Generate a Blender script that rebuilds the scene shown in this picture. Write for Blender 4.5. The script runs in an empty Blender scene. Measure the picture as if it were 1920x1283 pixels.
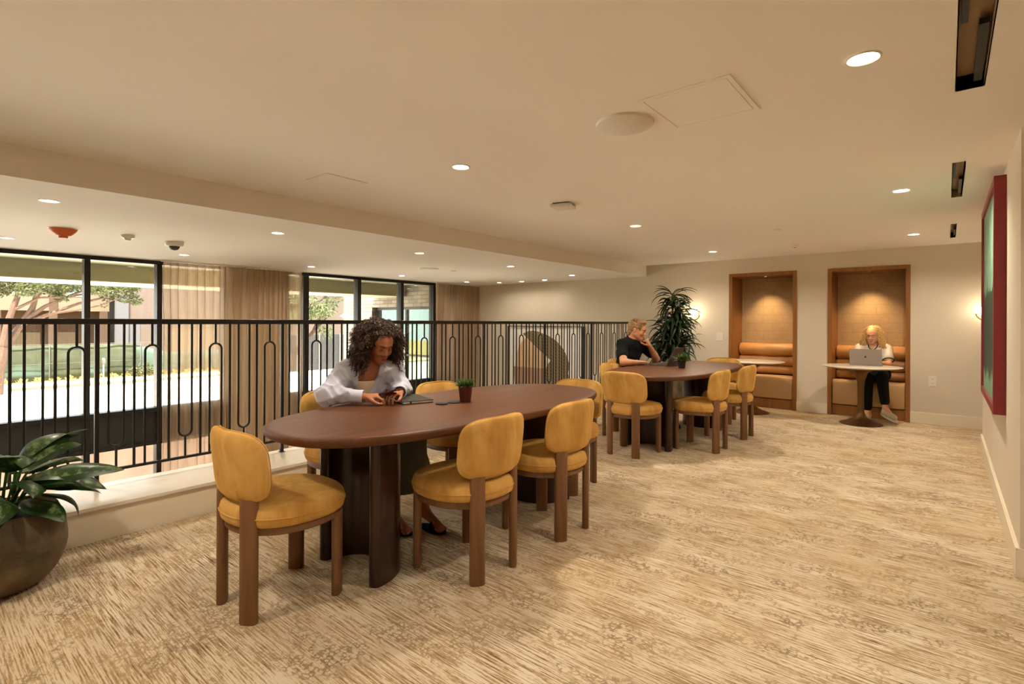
import bpy, bmesh, math, random
import numpy as np
from mathutils import Vector, Matrix, Euler, noise
C = bpy.context.scene.collection
SC = bpy.context.scene
PI = math.pi
# ------------------------------------------------------------------ camera
cam_d = bpy.data.cameras.new('camera'); cam = bpy.data.objects.new('camera', cam_d); C.objects.link(cam)
cam.location = (0, 0, 1.27)
CAM_YAW, CAM_ROLL = math.radians(39.86), math.radians(0.22)
cam.matrix_world = (Matrix.Translation((0, 0, 1.27)) @ Matrix.Rotation(CAM_YAW, 4, 'Z') @ Matrix.Rotation(PI/2, 4, 'X') @ Matrix.Rotation(CAM_ROLL, 4, 'Z'))
cam_d.sensor_width = 36; cam_d.lens = 976/1920*36; cam_d.shift_y = -37.5/1920
cam_d.clip_start = 0.05; cam_d.clip_end = 300
SC.camera = cam
# ------------------------------------------------------------------ world, sun, exposure
w = bpy.data.worlds.new('sky'); SC.world = w; w.use_nodes = True
bg = w.node_tree.nodes['Background']; bg.inputs[0].default_value = (0.80, 0.90, 1.0, 1); bg.inputs[1].default_value = 2.9
sd = bpy.data.lights.new('sun', 'SUN'); sd.energy = 20; sd.angle = math.radians(0.6); sd.color = (1, .93, .82)
sun = bpy.data.objects.new('sun', sd); C.objects.link(sun); sun.location = (10, -10, 20)
sun.rotation_euler = Vector((-0.30, 0.25, -0.95)).to_track_quat('-Z', 'Y').to_euler()
vs = SC.view_settings; vs.view_transform = 'Standard'; vs.look = 'None'; vs.gamma = 1; vs.use_curve_mapping = False; vs.exposure = 1.16
SC.cycles.max_bounces = 10; SC.cycles.diffuse_bounces = 5; SC.cycles.transparent_max_bounces = 16
SC.cycles.sample_clamp_indirect = 6.0; SC.cycles.caustics_reflective = False; SC.cycles.caustics_refractive = False
SC.cycles.use_denoising = True
WARM = (1.0, 0.89, 0.73)

# ------------------------------------------------------------------ helpers
def srgb(r, g, b):
    f = lambda v: (v/255/12.92) if v/255 <= 0.04045 else ((v/255+0.055)/1.055)**2.4
    return (f(r), f(g), f(b), 1)
class NT:
    def __init__(s, name):
        s.m = bpy.data.materials.new(name); s.m.use_nodes = True; s.t = s.m.node_tree; s.b = s.t.nodes['Principled BSDF']; s.out = s.t.nodes['Material Output']
    def n(s, typ, **kw):
        x = s.t.nodes.new(typ)
        for k, v in kw.items():
            if k.startswith('_'):
                key = k[1:]; key = int(key) if key.isdigit() else key
                if hasattr(v, 'is_linked') or isinstance(v, bpy.types.NodeSocket): s.t.links.new(v, x.inputs[key])
                else: x.inputs[key].default_value = v
            else: setattr(x, k, v)
        return x
    def l(s, a, b): s.t.links.new(a, b)
    def coord(s, scale=(1, 1, 1), rot=(0, 0, 0), kind='Object'):
        tc = s.n('ShaderNodeTexCoord'); mp = s.n('ShaderNodeMapping')
        s.l(tc.outputs[kind], mp.inputs[0]); mp.inputs['Scale'].default_value = scale; mp.inputs['Rotation'].default_value = rot
        return mp.outputs[0]
    def ramp(s, fac, stops, interp='LINEAR'):
        r = s.n('ShaderNodeValToRGB'); r.color_ramp.interpolation = interp
        e = r.color_ramp.elements
        while len(e) < len(stops): e.new(0.5)
        for q, (p, c) in zip(e, stops): q.position = p; q.color = c
        s.l(fac, r.inputs[0]); return r.outputs[0]
    def mix(s, fac, a, b, mode='MIX'):
        x = s.n('ShaderNodeMix', data_type='RGBA', blend_type=mode)
        for inp, v in ((x.inputs[0], fac), (x.inputs[6], a), (x.inputs[7], b)):
            if isinstance(v, bpy.types.NodeSocket): s.l(v, inp)
            else: inp.default_value = v
        return x.outputs[2]
    def math(s, op, a, b=0.0, c=0.0):
        x = s.n('ShaderNodeMath', operation=op)
        for i, v in enumerate((a, b, c)):
            if isinstance(v, bpy.types.NodeSocket): s.l(v, x.inputs[i])
            else: x.inputs[i].default_value = v
        return x.outputs[0]
    def noise(s, vec, scale=5, detail=3, rough=.5, dist=0):
        x = s.n('ShaderNodeTexNoise', _Scale=scale, _Detail=detail, _Roughness=rough, _Distortion=dist); s.l(vec, x.inputs['Vector']); return x.outputs['Fac']
    def bump(s, h, strength=.3, dist=.01):
        x = s.n('ShaderNodeBump', _Strength=strength, _Distance=dist); s.l(h, x.inputs['Height']); s.l(x.outputs[0], s.b.inputs['Normal'])
    def set(s, **kw):
        for k, v in kw.items():
            i = s.b.inputs[{'color': 'Base Color', 'rough': 'Roughness', 'metal': 'Metallic', 'spec': 'Specular IOR Level', 'sheen': 'Sheen Weight', 'coat': 'Coat Weight', 'sss': 'Subsurface Weight', 'alpha': 'Alpha', 'trans': 'Transmission Weight', 'ec': 'Emission Color', 'es': 'Emission Strength', 'sheenr': 'Sheen Roughness', 'coatr': 'Coat Roughness'}[k]]
            if isinstance(v, bpy.types.NodeSocket): s.l(v, i)
            else: i.default_value = v
        return s.m
def plain(name, col, rough=.5, metal=0, var=.06, vscale=8, bump=0, **kw):
    s = NT(name); v = s.coord(); nz = s.noise(v, vscale, 4)
    dark = tuple(c*(1-var) for c in col[:3])+(1,); light = tuple(min(1, c*(1+var)) for c in col[:3])+(1,)
    col_ = s.ramp(nz, [(.3, dark), (.7, light)])
    if bump: s.bump(s.noise(v, vscale*8, 3), bump, .002)
    return s.set(color=col_, rough=rough, metal=metal, **kw)
def emit(name, col, strength):
    s = NT(name); s.set(color=(.9, .9, .9, 1), ec=col, es=strength); return s.m

M = {}
M['wall'] = plain('plaster_wall', srgb(214, 202, 182), .9, var=.015, vscale=3, bump=.05)
M['ceil'] = plain('ceiling_paint', srgb(242, 236, 226), .9, var=.01, vscale=2)
M['trim'] = plain('trim_paint', srgb(228, 216, 192), .45, var=.01)
M['cap'] = plain('curb_cap_paint', srgb(222, 212, 196), .22, var=.02)
M['black'] = plain('black_metal', (.016, .014, .012, 1), .42, .4, var=.1)
M['blackpanel'] = plain('black_panel', (.012, .013, .012, 1), .5, var=.1)
M['brass'] = plain('brass', srgb(150, 112, 62), .35, .9, var=.1)
M['bronze'] = plain('bronze', srgb(112, 82, 52), .38, .85, var=.12)
M['white'] = plain('white_plastic', srgb(226, 220, 208), .4, var=.01)
M['orange'] = plain('orange_plastic', srgb(205, 95, 35), .5, var=.03)
M['silver'] = plain('aluminium', srgb(168, 160, 155), .35, .6, var=.02)
M['darkgrey'] = plain('dark_grey_metal', srgb(96, 88, 82), .4, .5, var=.04)
M['key'] = plain('black_keys', (.02, .02, .022, 1), .5)
M['tabletop_white'] = plain('pale_stone_top', srgb(214, 202, 182), .25, var=.03, vscale=14)
M['charcoal'] = plain('charcoal_cover', srgb(60, 55, 48), .8, var=.04)
M['paper'] = plain('paper', srgb(225, 220, 212), .8, var=.04)
M['phone'] = plain('phone_case', srgb(70, 18, 18), .3)
M['potred'] = plain('burgundy_pot', srgb(84, 30, 22), .35, var=.05)
M['potblack'] = plain('black_pot', (.02, .018, .016, 1), .4)
M['soil'] = plain('soil', (.03, .02, .012, 1), .95, var=.5, vscale=60)
M['housing'] = plain('diffuser_housing', srgb(168, 138, 104), .6, var=.05)
M['lens'] = emit('lamp_lens', (1, .86, .66, 1), 9)
M['globe'] = emit('glowing_globe', (1, .84, .58, 1), 7)
M['spotlens'] = emit('spot_lens', (1, .82, .55, 1), 12)

def wood(name, c1, c2, c3, axis=0, scale=1.0, rough=.4, coat=0.0):
    s = NT(name); sc = [22*scale, 22*scale, 22*scale]; sc[axis] = 1.6*scale
    v = s.coord(tuple(sc)); a = s.noise(v, 1, 6, .6, .6)
    sc2 = [5*scale]*3; sc2[axis] = .5*scale
    b = s.noise(s.coord(tuple(sc2)), 1.3, 3, .5)
    col = s.ramp(a, [(.28, c3), (.5, c2), (.72, c1)])
    col = s.mix(s.ramp(b, [(.35, (.0,)*3+(1,)), (.65, (1, 1, 1, 1))]), col, c2)
    s.bump(a, .12, .001)
    return s.set(color=col, rough=rough, coat=coat, coatr=.15, spec=.35)
M['walnut_top'] = wood('walnut_tabletop', srgb(116, 70, 38), srgb(94, 54, 28), srgb(66, 36, 18), axis=1, rough=.46, coat=0.0)
M['walnut_base'] = wood('walnut_base', srgb(62, 36, 22), srgb(46, 25, 15), srgb(30, 16, 10), axis=2, rough=.28, coat=.3)
M['chairwood'] = wood('chair_wood', srgb(144, 104, 70), srgb(122, 85, 56), srgb(94, 63, 40), axis=2, rough=.45)
M['niche_wood'] = wood('niche_oak', srgb(164, 112, 58), srgb(144, 94, 46), srgb(112, 70, 34), axis=2, scale=.7, rough=.4, coat=.1)
s = NT('mustard_velvet'); v = s.coord((1, 1, .35)); nz = s.noise(v, 9, 3, .6, .8); nf = s.noise(s.coord(), 220, 2)
col = s.ramp(nz, [(.25, srgb(176, 128, 60)), (.5, srgb(200, 154, 82)), (.75, srgb(218, 174, 102))])
s.bump(nf, .25, .002); M['velvet'] = s.set(color=col, rough=.85, sheen=.45, sheenr=.4, spec=.2)
s.b.inputs['Sheen Tint'].default_value = srgb(240, 190, 100)
s = NT('tan_leather'); nz = s.noise(s.coord(), 4, 3); nf = s.noise(s.coord(), 120, 3)
col = s.ramp(nz, [(.3, srgb(176, 122, 62)), (.7, srgb(198, 144, 80))]); s.bump(nf, .2, .002)
M['leather'] = s.set(color=col, rough=.42)
M['leather_seat'] = plain('pale_tan_leather', srgb(186, 146, 98), .5, var=.06, vscale=3)
# carpet: streaks running across the room in tiles, with crackled blossoms
s = NT('patterned_carpet')
st1 = s.noise(s.coord((6.5, 165, 1)), 1, 1, .5, .05)
st2 = s.noise(s.coord((3.2, 95, 1)), 1, 2, .6, .08); fine = s.noise(s.coord((40, 230, 1)), 1, 1, .5, .3)
blob = s.noise(s.coord((2.4, 4.0, 1)), 1, 3, .6); blob2 = s.noise(s.coord((1.1, 2.2, 1), (0, 0, .3)), 1, 2, .6)
streak = s.math('ADD', s.math('ADD', s.math('MULTIPLY', st1, .5), s.math('MULTIPLY', st2, .3)), s.math('MULTIPLY', fine, .2))
streak = s.math('ADD', streak, s.math('MULTIPLY', s.math('SUBTRACT', blob, .5), .24))
base = s.ramp(streak, [(.0, srgb(104, 80, 54)), (.375, srgb(108, 84, 58)), (.385, srgb(142, 116, 84)), (.43, srgb(148, 122, 90)), (.44, srgb(170, 145, 112)), (.49, srgb(174, 149, 116)), (.50, srgb(206, 190, 164)), (.60, srgb(218, 204, 180))])
base = s.mix(s.ramp(blob2, [(.42, (0, 0, 0, 1)), (.6, (.6, .6, .6, 1))]), base, s.mix(.5, base, srgb(176, 150, 116)))
vor = s.n('ShaderNodeTexVoronoi', feature='DISTANCE_TO_EDGE', _Scale=52.0, _Randomness=1.0)
wn = s.n('ShaderNodeTexNoise', _Scale=35.0, _Detail=2); s.l(s.coord(), wn.inputs['Vector']); wa = s.n('ShaderNodeVectorMath', operation='MULTIPLY_ADD'); s.l(wn.outputs['Color'], wa.inputs[0]); wa.inputs[1].default_value = (.022,)*3; s.l(s.coord((.8, 1.15, 1)), wa.inputs[2]); s.l(wa.outputs[0], vor.inputs['Vector'])
crack = s.ramp(vor.outputs['Distance'], [(.12, (1, 1, 1, 1)), (.2, (0, 0, 0, 1))])
pm = s.noise(s.coord((3.6, 7.0, 1)), 1, 3, .65); pmask = s.ramp(pm, [(.49, (0, 0, 0, 1)), (.57, (.6, .6, .6, 1))])
cc = s.noise(s.coord((3, 3, 1)), 1, 1)
crc = s.ramp(cc, [(.4, srgb(98, 74, 50)), (.6, srgb(158, 126, 84))])
petal = s.mix(s.math('MULTIPLY', pmask, .6), base, srgb(212, 194, 164))
gaps = s.ramp(s.noise(s.coord(), 26, 2), [(.44, (0, 0, 0, 1)), (.49, (1, 1, 1, 1))])
m1 = s.math('MULTIPLY', s.math('MULTIPLY', crack, pmask), gaps)
colr = s.mix(m1, petal, crc)
gold = s.ramp(s.noise(s.coord((.8, 1.1, 1)), 1, 2), [(.45, (0, 0, 0, 1)), (.65, (.35, .35, .35, 1))])
colr = s.mix(gold, colr, s.mix(.6, colr, srgb(190, 156, 106)))
pile = s.noise(s.coord(), 500, 2); s.bump(s.math('ADD', pile, s.math('MULTIPLY', m1, -1)), .5, .004)
M['carpet'] = s.set(color=colr, rough=.95, spec=.1)
# niche wallpaper: aged map-like lines
s = NT('map_wallpaper')
v = s.coord((1, 1, 1)); nz = s.noise(v, 2.2, 4)
c0 = s.ramp(nz, [(.3, srgb(168, 140, 104)), (.7, srgb(190, 164, 126))])
dv = s.n('ShaderNodeVectorMath', operation='MULTIPLY_ADD'); nn = s.n('ShaderNodeTexNoise', _Scale=3.0, _Detail=2); s.l(v, nn.inputs['Vector']); s.l(nn.outputs['Color'], dv.inputs[0]); dv.inputs[1].default_value = (.06,)*3; s.l(v, dv.inputs[2])
for sc_, th_ in ((7.5, .010), (17, .02)):
    vo = s.n('ShaderNodeTexVoronoi', feature='DISTANCE_TO_EDGE', _Scale=sc_, _Randomness=.85); s.l(dv.outputs[0], vo.inputs['Vector'])
    c0 = s.mix(s.ramp(vo.outputs['Distance'], [(th_*.4, (.22,)*3+(1,)), (th_, (0, 0, 0, 1))]), c0, srgb(104, 80, 50))
br = s.n('ShaderNodeTexBrick', _Scale=1.0); br.inputs['Color1'].default_value = (0, 0, 0, 1); br.inputs['Color2'].default_value = (0, 0, 0, 1); br.inputs['Mortar'].default_value = (1, 1, 1, 1)
br.inputs['Mortar Size'].default_value = .004; br.inputs['Brick Width'].default_value = .27; br.inputs['Row Height'].default_value = .13
sw = s.n('ShaderNodeSeparateXYZ'); s.l(dv.outputs[0], sw.inputs[0]); cb = s.n('ShaderNodeCombineXYZ'); s.l(sw.outputs[0], cb.inputs[0]); s.l(sw.outputs[2], cb.inputs[1]); s.l(cb.outputs[0], br.inputs['Vector'])
c0 = s.mix(s.math('MULTIPLY', br.outputs['Color'], .28), c0, srgb(120, 96, 66))
M['wallpaper'] = s.set(color=c0, rough=.7)
# concrete planter
s = NT('stone_planter'); a = s.noise(s.coord(), 5, 6, .65, .4); b_ = s.noise(s.coord(), 40, 3)
M['concrete'] = s.set(color=s.ramp(a, [(.3, srgb(62, 50, 36)), (.5, srgb(98, 82, 60)), (.7, srgb(128, 106, 78))]), rough=.75); s.bump(s.math('ADD', a, s.math('MULTIPLY', b_, .3)), .4, .006)
def leafmat(name, a, b, c=None, rough=.35):
    s = NT(name); nz = s.noise(s.coord(), 14, 3); col = s.ramp(nz, [(.35, a), (.65, b)])
    if c:
        nz2 = s.noise(s.coord((1, 1, 1)), 22, 4, .7); col = s.mix(s.ramp(nz2, [(.5, (0, 0, 0, 1)), (.58, (.7,)*3+(1,))]), col, c)
    m = s.set(color=col, rough=rough)
    tr = s.n('ShaderNodeBsdfTranslucent'); s.l(col, tr.inputs[0]); mx = s.n('ShaderNodeMixShader'); mx.inputs[0].default_value = .25
    s.l(s.b.outputs[0], mx.inputs[1]); s.l(tr.outputs[0], mx.inputs[2]); s.l(mx.outputs[0], s.out.inputs[0]); return m
M['leaf_dark'] = leafmat('dark_leaf', srgb(18, 34, 14), srgb(38, 58, 26))
M['leaf_var'] = leafmat('variegated_leaf', srgb(24, 48, 20), srgb(44, 76, 32))
M['leaf_pale'] = leafmat('pale_leaf_patch', srgb(120, 136, 88), srgb(96, 120, 66))
M['leaf_small'] = leafmat('small_leaf', srgb(48, 76, 28), srgb(92, 124, 56))
M['leaf_tree'] = leafmat('tree_leaf', srgb(44, 50, 20), srgb(88, 90, 46), rough=.6)
M['leaf_tree2'] = leafmat('willow_leaf', srgb(50, 62, 22), srgb(102, 108, 60), rough=.6)
M['bark'] = plain('bark', srgb(72, 50, 36), .9, var=.3, vscale=12, bump=.4)
M['stem'] = plain('stem', srgb(96, 78, 44), .8, var=.2)
# glass
def glass(name, refl=.5, tint=(.96, .97, .95, 1)):
    s = NT(name); g = s.n('ShaderNodeBsdfGlossy'); g.inputs['Roughness'].default_value = .0
    t = s.n('ShaderNodeBsdfTransparent'); t.inputs[0].default_value = tint
    fr = s.n('ShaderNodeFresnel'); fr.inputs[0].default_value = 1.5
    mx = s.n('ShaderNodeMixShader'); s.l(s.math('MULTIPLY', fr.outputs[0], refl), mx.inputs[0]); s.l(t.outputs[0], mx.inputs[1]); s.l(g.outputs[0], mx.inputs[2]); s.l(mx.outputs[0], s.out.inputs[0]); return s.m
M['glass'] = glass('window_glass', 1.0)
M['glass_dark'] = plain('reflective_glass', srgb(120, 132, 118), .03, .85, var=.02)
def sheer(name, col, alpha):
    s = NT(name); d = s.n('ShaderNodeBsdfDiffuse'); d.inputs[0].default_value = col; tl = s.n('ShaderNodeBsdfTranslucent'); tl.inputs[0].default_value = col
    t = s.n('ShaderNodeBsdfTransparent'); m1 = s.n('ShaderNodeMixShader'); m1.inputs[0].default_value = .5
    s.l(d.outputs[0], m1.inputs[1]); s.l(tl.outputs[0], m1.inputs[2])
    m2 = s.n('ShaderNodeMixShader'); nz = s.noise(s.coord((1, 30, .4)), 3, 3)
    s.l(s.math('ADD', s.math('MULTIPLY', nz, .5), alpha-.25), m2.inputs[0]); s.l(t.outputs[0], m2.inputs[1]); s.l(m1.outputs[0], m2.inputs[2]); s.l(m2.outputs[0], s.out.inputs[0]); return s.m
M['sheer'] = sheer('sheer_curtain', srgb(212, 188, 160), .64)
M['skin_dark'] = plain('brown_skin', srgb(170, 110, 76), .5, var=.08, vscale=20, sss=.08)
M['skin_tan'] = plain('tanned_skin', srgb(206, 146, 108), .5, var=.06, vscale=20, sss=.08)
M['skin_light'] = plain('light_skin', srgb(222, 168, 132), .5, var=.05, vscale=20, sss=.08)
M['lip'] = plain('lips', srgb(150, 66, 54), .4)
M['hair_dark'] = plain('dark_curls', srgb(52, 32, 20), .5, var=.6, vscale=30)
M['hair_tip'] = plain('brown_curls', srgb(98, 64, 38), .5, var=.5, vscale=30)
M['hair_blond'] = plain('blond_hair', srgb(214, 176, 116), .45, var=.35, vscale=60)
M['hair_man'] = plain('dark_blond_hair', srgb(150, 114, 72), .45, var=.4, vscale=60)
M['shirt'] = plain('pale_shirt', srgb(196, 198, 214), .8, var=.03)
M['tank'] = plain('cream_top', srgb(228, 208, 184), .8, var=.02)
M['blackcloth'] = plain('black_cloth', (.009, .009, .010, 1), .9, var=.2, spec=.15)
M['whitecloth'] = plain('white_cloth', srgb(224, 212, 196), .85, var=.05)
M['skirt'] = plain('grey_green_skirt', srgb(92, 92, 78), .8, var=.08)
M['shoe'] = plain('cream_trainer', srgb(206, 186, 152), .6, var=.1)
M['dark'] = plain('dark_detail', (.01, .008, .006, 1), .5)

def tag(o, label=None, cat=None, group=None, kind=None):
    if label: o['label'] = label
    if cat: o['category'] = cat
    if group: o['group'] = group
    if kind: o['kind'] = kind
    return o
def thing(name, label, cat, loc=(0, 0, 0), rz=0, group=None):
    o = bpy.data.objects.new(name, None); C.objects.link(o); o.location = loc; o.rotation_euler = (0, 0, rz); o.empty_display_size = .1
    return tag(o, label, cat, group)
def copy_tree(o, parent=None):
    c = o.copy(); C.objects.link(c)
    if parent: c.parent = parent
    for ch in list(o.children): copy_tree(ch, c)
    return c
class MB:
    def __init__(s): s.v = []; s.f = []; s.mi = []; s.cur = 0
    def add(s, vs, fs):
        n = len(s.v); s.v += [tuple(v) for v in vs]; s.f += [tuple(i+n for i in f) for f in fs]; s.mi += [s.cur]*len(fs); return s
    def box(s, x0, x1, y0, y1, z0, z1, mat=None):
        vs = [Vector((x, y, z)) for z in (z0, z1) for y in (y0, y1) for x in (x0, x1)]
        if mat: vs = [mat @ v for v in vs]
        return s.add(vs, [(0, 2, 3, 1), (4, 5, 7, 6), (0, 1, 5, 4), (2, 6, 7, 3), (0, 4, 6, 2), (1, 3, 7, 5)])
    def loft(s, rings, cap=True):
        n = len(rings[0]); vs = [p for r in rings for p in r]; fs = []
        for i in range(len(rings)-1):
            for j in range(n): a = i*n+j; b = i*n+(j+1) % n; fs.append((a, b, b+n, a+n))
        if cap: fs.append(tuple(range(n))[::-1]); fs.append(tuple(range((len(rings)-1)*n, len(rings)*n)))
        return s.add(vs, fs)
    def tube(s, pts, r, n=8, cap=True):
        pts = [Vector(p) for p in pts]; rs = r if isinstance(r, (list, tuple)) else [r]*len(pts); rings = []; up = None
        for i, p in enumerate(pts):
            d = (pts[min(i+1, len(pts)-1)]-pts[max(i-1, 0)])
            d = d.normalized() if d.length > 1e-9 else Vector((0, 0, 1))
            if up is None: up = d.orthogonal().normalized()
            up = (up-d*up.dot(d)); up = up.normalized() if up.length > 1e-6 else d.orthogonal().normalized()
            sd_ = d.cross(up); rings.append([p+(up*math.cos(2*PI*k/n)+sd_*math.sin(2*PI*k/n))*rs[i] for k in range(n)])
        return s.loft(rings, cap)
    def lathe(s, prof, n=32, c=(0, 0, 0), cap=True):
        c = Vector(c); rings = [[c+Vector((r*math.cos(2*PI*k/n), r*math.sin(2*PI*k/n), z)) for k in range(n)] for r, z in prof]; return s.loft(rings, cap)
    def build(s, name, mats, parent=None, smooth=False, bevel=0, sub=0, seg=2):
        me = bpy.data.meshes.new(name); me.from_pydata(s.v, [], s.f)
        mats = mats if isinstance(mats, (list, tuple)) else [mats]
        for m in mats: me.materials.append(M[m] if isinstance(m, str) else m)
        if len(mats) > 1: me.polygons.foreach_set('material_index', s.mi)
        bm = bmesh.new(); bm.from_mesh(me); bmesh.ops.recalc_face_normals(bm, faces=bm.faces); bm.to_mesh(me); bm.free()
        if smooth:
            me.polygons.foreach_set('use_smooth', [True]*len(me.polygons))
            if smooth != 'full':
                me.set_sharp_from_angle(angle=math.radians(40))
        me.update(); o = bpy.data.objects.new(name, me); C.objects.link(o)
        if parent: o.parent = parent
        if bevel:
            b = o.modifiers.new('b', 'BEVEL'); b.width = bevel; b.segments = seg; b.limit_method = 'ANGLE'
        if sub:
            b = o.modifiers.new('s', 'SUBSURF'); b.levels = b.render_levels = sub
        return o
def box(name, mat, b, parent=None, **kw): return MB().box(*b).build(name, mat, parent, **kw)
def struct(o): o['kind'] = 'structure'; return o
def area(name, loc, size, energy, color=WARM, shape='DISK', rot=(0, 0, 0), parent=None, spread=PI, sy=None):
    d = bpy.data.lights.new(name, 'AREA'); d.shape = shape; d.size = size; d.energy = energy; d.color = color; d.spread = spread
    if sy: d.size_y = sy
    o = bpy.data.objects.new(name, d); C.objects.link(o); o.location = loc; o.rotation_euler = rot
    if parent: o.parent = parent
    return o
def sell(a, b, n, cnt, cx=0, cy=0, z=0):
    out = []
    for i in range(cnt):
        q = 2*PI*i/cnt; cq, sq = math.cos(q), math.sin(q)
        out.append(Vector((cx+a*math.copysign(abs(cq)**(2/n), cq), cy+b*math.copysign(abs(sq)**(2/n), sq), z)))
    return out

# ------------------------------------------------------------------ room shell
ZC, ZL = 2.255, 2.07
struct(box('floor', 'carpet', (-3.74, 2.6, -2.6, 8.96, -.3, 0)))
# ceiling with three recessed slots
slots = [(.028, .115, .6, 2.9), (.028, .085, 4.18, 5.32), (.03, .072, 6.73, 7.8)]
m = MB(); XA, XB = .028, .115
m.box(-4.0, XA, -2.6, 8.42, ZC, ZC+.3); m.box(XB, 2.6, -2.6, 8.42, ZC, ZC+.3)
yy = -2.6
for x0, x1, y0, y1 in slots:
    m.box(XA, XB, yy, y0, ZC, ZC+.3)
    if x1 < XB: m.box(x1, XB, y0, y1, ZC, ZC+.3)
    yy = y1
m.box(XA, XB, yy, 8.42, ZC, ZC+.3)
struct(m.build('ceiling', 'ceil'))
m = MB(); m.box(-8.1, -4.0, -2.6, 8.42, ZL, ZC+.3); struct(m.build('ceiling', 'ceil'))
struct(box('sun_block_slab', 'wall', (-8.3, 2.8, -2.8, 9.2, ZC+.3, ZC+.6)))  # unseen slab added over both ceilings to keep the sun out of the interior
# back wall with two niche openings
NICH = [(-2.61, -1.663), (-1.277, -.357)]; NZ = 2.03; BY = 8.42
m = MB()
m.box(-8.25, -3.74, BY, BY+.15, -3.0, ZC); m.box(-3.74, NICH[0][0], BY, BY+.15, 0, ZC); m.box(NICH[0][1], NICH[1][0], BY, BY+.15, 0, ZC); m.box(NICH[1][1], 2.6, BY, BY+.15, 0, ZC)
for a, b in NICH: m.box(a, b, BY, BY+.15, NZ, ZC)
struct(m.build('wall_back', 'wall'))
struct(box('wall_right', 'wall', (.285, 2.6, 3.64, 7.17, 0, ZC)))
struct(box('wall_side', 'wall', (2.6, 2.75, -2.6, 8.42, 0, ZC)))
struct(box('wall_front', 'wall', (-8.25, 2.6, -2.75, -2.6, -3, ZC)))
struct(box('wall_lower', 'wall', (-4.24, -3.9, -2.6, 8.42, -3, -.3)))
struct(box('floor_lower', plain('lower_floor', srgb(176, 158, 136), .5), (-8.1, -3.9, -2.6, 8.42, -3.1, -3.0)))
# baseboards
def baseboard(name, pts, h=.145, th=.016, z=0):
    m = MB()
    for (x0, y0), (x1, y1) in zip(pts, pts[1:]):
        d = Vector((x1-x0, y1-y0, 0)); L = d.length; ang = math.atan2(d.y, d.x)
        mt = Matrix.Translation((x0, y0, z)) @ Matrix.Rotation(ang, 4, 'Z')
        m.box(0, L, 0, th, 0, h-.008, mt); m.box(0, L, 0, th*.6, h-.008, h, mt)
    return struct(m.build(name, 'trim', bevel=.002))
baseboard('baseboard_back', [(-1.663, BY), (-1.277, BY)][::-1] and [(-1.277, BY), (-1.663, BY)])
baseboard('baseboard_back', [(2.6, BY), (-.357, BY)])
baseboard('baseboard_back', [(-2.61, BY), (-3.74, BY)])
baseboard('baseboard_right', [(.285, 3.624), (.285, 7.17)])
baseboard('baseboard_right', [(2.6, 3.64), (.269, 3.64)])
baseboard('baseboard_right', [(.285, 7.17), (2.6, 7.17)])
# curb under the railing
CX0, CX1 = -4.24, -3.74
o = struct(box('trim_1', 'trim', (CX0+.005, CX1-.012, -2.6, BY, -.3, .18)))
struct(box('trim_2', 'cap', (CX0, CX1+.008, -2.6, BY, .18, .205), bevel=.004))
baseboard('baseboard_curb', [(CX1-.012, -2.6), (CX1-.012, BY)][::-1], h=.125, th=-.012)
# ------------------------------------------------------------------ window wall (x = -8.1)
WX = -8.1
struct(box('wall_window', 'wall', (WX-.25, WX, 3.2, 4.06, -3, ZC)))
struct(box('wall_window', 'wall', (WX-.25, WX, 7.85, BY+.3, -3, ZC)))
def window(n, ys, y0, y1):
    m = MB(); D = .14
    m.box(WX-D, WX, y0, y1, ZL-.05, ZL+.02)
    for a, b in ys: m.box(WX-D, WX, a, b, -3, ZL-.05)
    m.box(WX-D, WX+.01, y0, y1, .06, .11); m.box(WX-D, WX+.01, y0, y1, -.38, -.34)
    fr = struct(m.build('window_%d' % n, 'black', bevel=.004))
    struct(box('spandrel_panel', 'blackpanel', (WX-.1, WX-.04, y0, y1, -.345, .065), parent=fr))
    edges = sorted(ys)
    for (a, b), (c, d) in zip(edges, edges[1:]):
        struct(box('pane', 'glass', (WX-.075, WX-.071, b, c, .11, ZL-.05), parent=fr))
        struct(box('pane', 'glass', (WX-.075, WX-.071, b, c, -3, -.38), parent=fr))
    return fr
window(1, [(-2.6, -2.54), (-1.1, -1.04), (.25, .31), (1.535, 1.595), (2.30, 2.36), (3.14, 3.2)], -2.6, 3.2)
window(2, [(4.06, 4.12), (4.36, 4.46), (5.39, 5.46), (6.35, 6.42), (7.18, 7.245), (7.79, 7.85)], 4.06, 7.85)
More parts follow.
